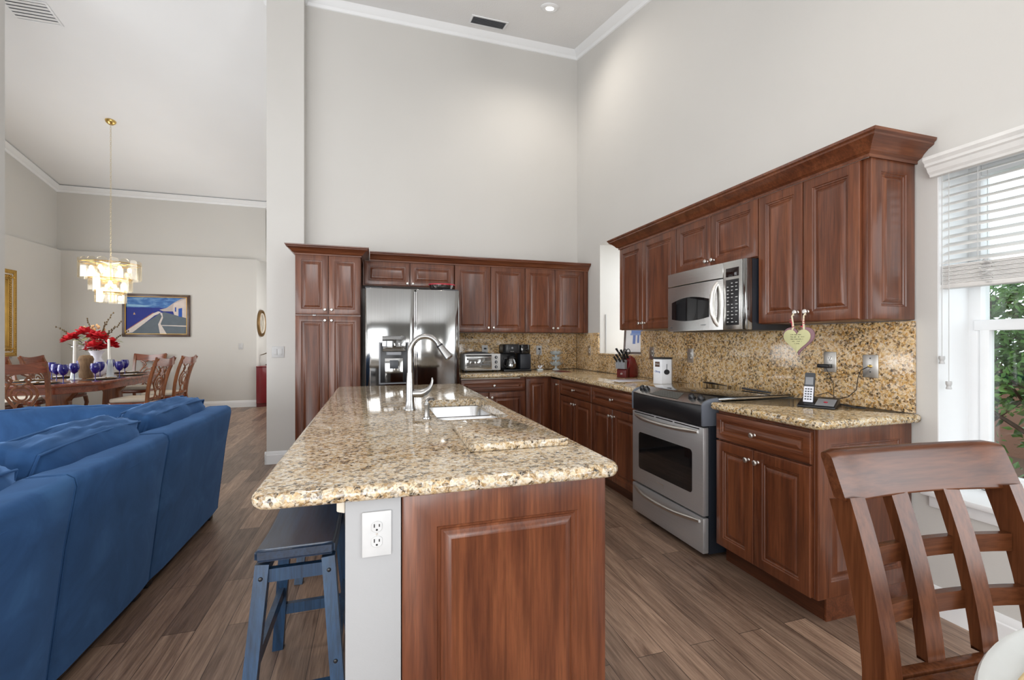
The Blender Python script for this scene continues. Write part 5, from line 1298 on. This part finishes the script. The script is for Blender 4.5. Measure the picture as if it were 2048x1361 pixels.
for k, (x, z) in enumerate(((-.42, .33), (-.36, .28), (-.12, .46), (.20, .55), (.33, .42), (.38, .28), (.15, .40), (.27, .34))):
    m = MB(); y = rr.uniform(-.08, .08); p1 = Vector((x*.5+rr.uniform(-.03, .03), y*.5, z*.5)); m.tube([(0, 0, -.05), p1, (x, y, z)], [.005, .004, .002], 5)
    for j in range(9):
        q = p1.lerp(Vector((x, y, z)), j/8); m.ball((q.x+rr.uniform(-.012, .012), q.y, q.z), .010, 6, (1, 1, 1.5))
    m.build('twig', 'twig', fl, smooth=60)
m = MB()
for k in range(40): m.ball((rr.gauss(.02, .07), rr.uniform(-.08, .08), rr.uniform(.16, .36)), rr.uniform(.012, .022), 6, (1, 1, 1.4))
m.build('dried_sprays', 'peach', fl, smooth=60)
m = MB()
for k in range(18):
    a = rr.uniform(0, 2*PI); m.ball((rr.gauss(0, .10), rr.uniform(-.16, -.02), rr.uniform(-.01, .12)), rr.uniform(.018, .03), 6, (1.4, 1, .6))
m.build('white_filler', 'linen', fl, smooth=60, kind='stuff')
for u, v0, v1, lab in ((149, 681, 728, 'left white taper candle standing before the vase'), (220.5, 678, 715, 'right white taper candle leaning beside the red flowers')):
    p = px(u, 742, Y=7.52 if u < 200 else 7.86); d_ = p.x*SY+p.y*CY
    zt = 1.284-(v0-683)/890.8*d_; zb = max(ZD+.04, 1.284-(v1-683)/890.8*d_-.03)
    tag(MB().lathe([(.0, zb-ZD), (.017, zb-ZD), (.013, zt-ZD-.01), (.004, zt-ZD), (.0, zt-ZD)], n=14).build('taper_candle', 'candle', None, (p.x, p.y, ZD), (0, math.radians(-2) if u > 200 else 0, 0)), lab, 'candle', 'white taper candles')
    h = thing('candle_holder', lab.split(' ')[0]+(' crystal candle holder below the white taper on the dining table'), 'candle holder', (p.x, p.y, ZD+.0005), 0, 'candle holders')
    MB().lathe([(.0, 0), (.075, 0), (.080, .012), (.045, .025), (.025, zb-ZD-.012), (.030, zb-ZD-.002), (.0, zb-ZD-.002)], n=10).build('holder_body', 'crystal', h, smooth=15)
# chandelier
CX, CYY = px(221.5, 560, Y=7.93).x, 7.93
zc0 = zd_(CYY)
r = thing('chandelier', 'three tier glass and brass chandelier hanging over the dining table', 'chandelier', (CX, CYY, 0))
cn = MB().lathe([(.0, zc0-.05), (.03, zc0-.05), (.055, zc0-.03), (.065, zc0-.004), (.065, zc0+.01)], n=20).build('canopy', 'brass', r)
zt, tiers = 2.465, ((.335, 2.455, .27), (.235, 2.235, .22), (.165, 2.035, .19))
m = MB(); z = zt+.03; i = 0
while z < zc0-.06:
    q = [(.009*math.cos(a), 0, .019*math.sin(a)) for a in [2*PI*k/10 for k in range(10)]]
    m.tube([(x if i % 2 else 0, 0 if i % 2 else x, z+zz) for x, y, zz in q], .0020, 5, True); z += .031; i += 1
m.build('chain', 'chainmetal', r, smooth=60)
MB().cyl((0, 0, 1.86), (0, 0, zt+.03), .010, n=10).build('stem', 'brass', r)
for k, (R, z, h) in enumerate(tiers):
    m = MB(); m.tube([(R*math.cos(a), R*math.sin(a), z-.045) for a in [2*PI*i/32 for i in range(32)]], .010, 6, True)
    for i in range(4): a = PI*i/4; m.tube([(R*math.cos(a), R*math.sin(a), z-.045), (-R*math.cos(a), -R*math.sin(a), z-.045)], .006, 5)
    m.build('brass_ring', 'brass', r, smooth=60)
    n = (18, 14, 10)[k]; w = 2*PI*R/n*.47
    for i in range(n):
        a = 2*PI*i/n; m = MB()
        # curved glass pane with a rounded top
        pts = [(-w, -h), (w, -h), (w, -.03)] + [(w*math.cos(q), -.03+w*.75*math.sin(q)) for q in [PI*j/8 for j in range(1, 8)]] + [(-w, -.03)]
        m.prism(pts, 'y', -.004, .004); m.build('glass_pane', 'prism', r, (R*1.03*math.cos(a), R*1.03*math.sin(a), z), (0, 0, a+PI/2), 30)
    for i in range((6, 4, 2)[k]):
        a = 2*PI*i/(6, 4, 2)[k]+.4; b = MB().ball((R*.62*math.cos(a), R*.62*math.sin(a), z-.12), .026, 10, (1, 1, 1.5)).build('bulb', 'bulb', r, smooth=180)
for z, e in ((2.33, 9), (2.0, 6)):
    l = bpy.data.lights.new('chandelier_glow', 'POINT'); l.energy = e; l.color = (1, .86, .66); l.shadow_soft_size = .12
    o = bpy.data.objects.new('chandelier_glow', l); o.location = (CX, CYY, z); C.objects.link(o)
# painting: seaside road between white walls
r = thing('painting', 'framed painting of a blue sea and a white walled coastal road', 'painting', (-4.395, YD-.002, 1.368))
PWd, PH = 1.055, .785; F_ = .055
m = MB(); m.prism([(0, 0), (PWd, 0), (PWd-F_, F_), (F_, F_)], 'y', -.035, 0, .004); m.prism([(0, PH), (F_, PH-F_), (PWd-F_, PH-F_), (PWd, PH)], 'y', -.035, 0, .004)
m.prism([(0, 0), (F_, F_), (F_, PH-F_), (0, PH)], 'y', -.035, 0, .004); m.prism([(PWd, 0), (PWd, PH), (PWd-F_, PH-F_), (PWd-F_, F_)], 'y', -.035, 0, .004); m.build('frame', 'framewood', r)
m = MB()
for a, b, c_, d_ in ((F_-.008, PWd-F_+.008, F_-.008, F_), (F_-.008, PWd-F_+.008, PH-F_, PH-F_+.008), (F_-.008, F_, F_, PH-F_), (PWd-F_, PWd-F_+.008, F_, PH-F_)): m.box(a, b, -.038, -.03, c_, d_)
m.build('gilt_fillet', 'gold', r, smooth=0)
cv = MB().box(F_, PWd-F_, -.012, -.004, F_, PH-F_).build('canvas', wash('paint_sea', (.030, .045, .26)), r, smooth=0)
iw, ih = PWd-2*F_, PH-2*F_
def patch(name, pts, col, k): MB().prism([(F_+x*iw, F_+y*ih) for x, y in pts], 'y', -.0125-.0006*k, -.0121).build('painted_area', wash(name, col), cv, smooth=0)
def skymat():
    m, nt, b = newmat('paint_sky'); v = coords(nt, (3, 1, 9)); f = noise_t(nt, v, 2.0, 4, .6, .5)
    L(nt, ramp(nt, f, [(.3, (.02, .07, .28)), (.5, (.05, .17, .45)), (.7, (.20, .38, .62))]), b.inputs['Base Color']); b.inputs['Roughness'].default_value = .6; return m
M['paint_sky'] = skymat()
patch('paint_sky', [(0, .715), (1, .715), (1, 1), (0, 1)], None, 1)
patch('paint_haze', [(0, .74), (.30, .73), (.42, .76), (.22, .79), (0, .80)], (.26, .46, .66), 2)
patch('paint_hill', [(.54, .66), (.66, .715), (.78, .86), (.90, .97), (1, 1), (1, .62), (.60, .62)], (.50, .44, .42), 3)
patch('paint_house', [(.76, .66), (.78, .84), (.99, .98), (1, .42), (.80, .46)], (.66, .58, .54), 4)
patch('paint_road', [(.04, 0), (.55, .56), (.62, .60), (.99, .44), (1, 0), (.40, 0)], (.13, .16, .19), 5)
patch('paint_wall', [(0, .01), (.10, .03), (.46, .50), (.52, .54), (.57, .60), (.52, .615), (.44, .56), (.0, .08)], (.68, .62, .58), 6)
patch('paint_wall', [(.55, .57), (.58, .48), (.52, .26), (.55, .0), (.66, .0), (.56, .27), (.60, .44), (.585, .58)], (.68, .62, .58), 7)
patch('paint_wall', [(.58, .22), (1.0, .20), (1.0, .23), (.58, .24)], (.68, .62, .58), 8)
patch('paint_door', [(.86, .48), (.92, .47), (.92, .72), (.86, .70)], (.03, .10, .42), 9); patch('paint_door', [(.80, .62), (.82, .61), (.82, .74), (.80, .73)], (.03, .10, .42), 10)
patch('paint_boat', [(.115, .52), (.15, .52), (.13, .58)], (.62, .42, .22), 11)
patch('paint_red', [(.0, .085), (.44, .565), (.44, .585), (.0, .10)], (.40, .16, .12), 5.5)
# gilt mirror on the dining room's left wall
r = thing('gilt_mirror', 'large gilt framed mirror on the left dining room wall', 'mirror', (-5.298, 8.745, 1.055), PI/2)
r.rotation_euler = (0, 0, PI/2)
gw, gh, gf = 1.30, 1.31, .16
def gframe(off, f_, y0, y1, name, mat):
    m = MB(); a, b, c_, d_ = -gw+off, 0-off, off, gh-off
    m.prism([(a, c_), (b, c_), (b-f_, c_+f_), (a+f_, c_+f_)], 'y', y0, y1, .004); m.prism([(a, d_), (a+f_, d_-f_), (b-f_, d_-f_), (b, d_)], 'y', y0, y1, .004)
    m.prism([(a, c_), (a+f_, c_+f_), (a+f_, d_-f_), (a, d_)], 'y', y0, y1, .004); m.prism([(b, c_), (b, d_), (b-f_, d_-f_), (b-f_, c_+f_)], 'y', y0, y1, .004)
    return m.build(name, mat, r)
gframe(0, .06, -.055, -.001, 'outer_frame', 'gold'); gframe(.061, .018, -.048, -.001, 'linen_fillet', 'cream'); gframe(.080, .075, -.044, -.001, 'inner_frame', 'gold')
m = MB()
for k in range(36):
    for x in (-.03, -.115, -gw+.03, -gw+.115): m.ball((x, -.052, .05+k*.0345), .012, 6, (1.3, .6, 1))
    for z in (.03, .115, gh-.03, gh-.115): m.ball((-.05-k*.0345, -.052, z), .012, 6, (1, .6, 1.3))
m.build('carved_beading', 'gold', r, smooth=60)
MB().box(-gw+.155, -.155, -.018, -.004, .155, gh-.155).build('mirror_glass', 'mirror', r, smooth=0)
# hall: round mirror, red console cabinet, figurine, ceiling globe
r = thing('round_mirror', 'round gold rimmed mirror on the hallway wall above the red cabinet', 'mirror', (-2.227, 9.84+.29, 1.648), PI/2)
m = MB(); m.tube([(.255*math.cos(a), -.02, .255*math.sin(a)) for a in [2*PI*k/40 for k in range(40)]], .032, 8, True, flat=(1, .6), up=(0, 1, 0)); m.build('outer_rim', 'charger', r, smooth=60)
m = MB(); m.tube([(.195*math.cos(a), -.022, .195*math.sin(a)) for a in [2*PI*k/36 for k in range(36)]], .026, 8, True, flat=(1, .6), up=(0, 1, 0)); m.build('inner_rim', 'cream', r, smooth=60)
MB().lathe([(.0, -.012), (.18, -.012), (.18, -.004), (.0, -.004)], n=36, axis='y').build('mirror_glass', 'mirror', r)
r = thing('console_cabinet', 'deep red half-round console cabinet in the hallway', 'cabinet', (-2.212, 10.15, 0), PI/2)
m = MB(); hp = [(-.42, 0)] + [(.42*math.cos(a), -.36*math.sin(a)) for a in [PI-PI*k/20 for k in range(21)]] + [(.42, 0)]
def half(k): return [(.42*k*math.cos(a), -.002-.34*k*math.sin(a)) for a in [PI-PI*i/20 for i in range(21)]]
MB().prism(half(1.0), 'z', .07, .775, .004, 1, True).build('body', 'red', r, smooth=40); MB().prism(half(1.05), 'z', .776, .80, .005, 2, True).build('top', 'red', r, smooth=40); MB().prism(half(.96), 'z', 0, .069).build('plinth', 'redside', r, smooth=40)
r = thing('figurine', 'slender bronze figurine standing on the red console cabinet', 'figurine', (-2.06, 10.12, .801))
m = MB(); m.lathe([(.0, 0), (.07, 0), (.065, .02), (.0, .025)], n=14); m.build('base', 'twig', r)
m = MB(); m.tube([(0, 0, .02), (.012, .01, .10), (-.005, .0, .18), (.006, 0, .25), (.0, 0, .28), (0, 0, .30)], [.035, .028, .022, .034, .014, .012], 10); m.ball((0, 0, .325), .028, 10, (1, 1, 1.25))
m.tube([(.03, 0, .25), (.07, -.03, .20), (.10, -.06, .23)], [.011, .009, .006], 6); m.tube([(-.03, 0, .25), (-.10, -.03, .22), (-.16, -.05, .20)], [.011, .009, .006], 6); m.build('figure', 'twig', r, smooth=60)
MB().tube([(-.15, -.05, .205), (-.16, -.05, .10), (-.15, -.05, .0)], .006, 6).build('staff', 'nickel', r, smooth=60)
gl = px(528, 570, Y=10.9)
r = thing('globe_light', 'small lit globe wall light in the hallway beyond the pillar', 'light', tuple(gl))
MB().ball((0, 0, 0), .07, 14).build('globe', 'bulb', r, smooth=180); MB().tube([(0, 0, .069), (0, .0, .10), (-.05, 0, .12), (-2.228-gl.x+0.0, 0, .12)], .009, 8).build('bracket', 'nickel', r, smooth=60)
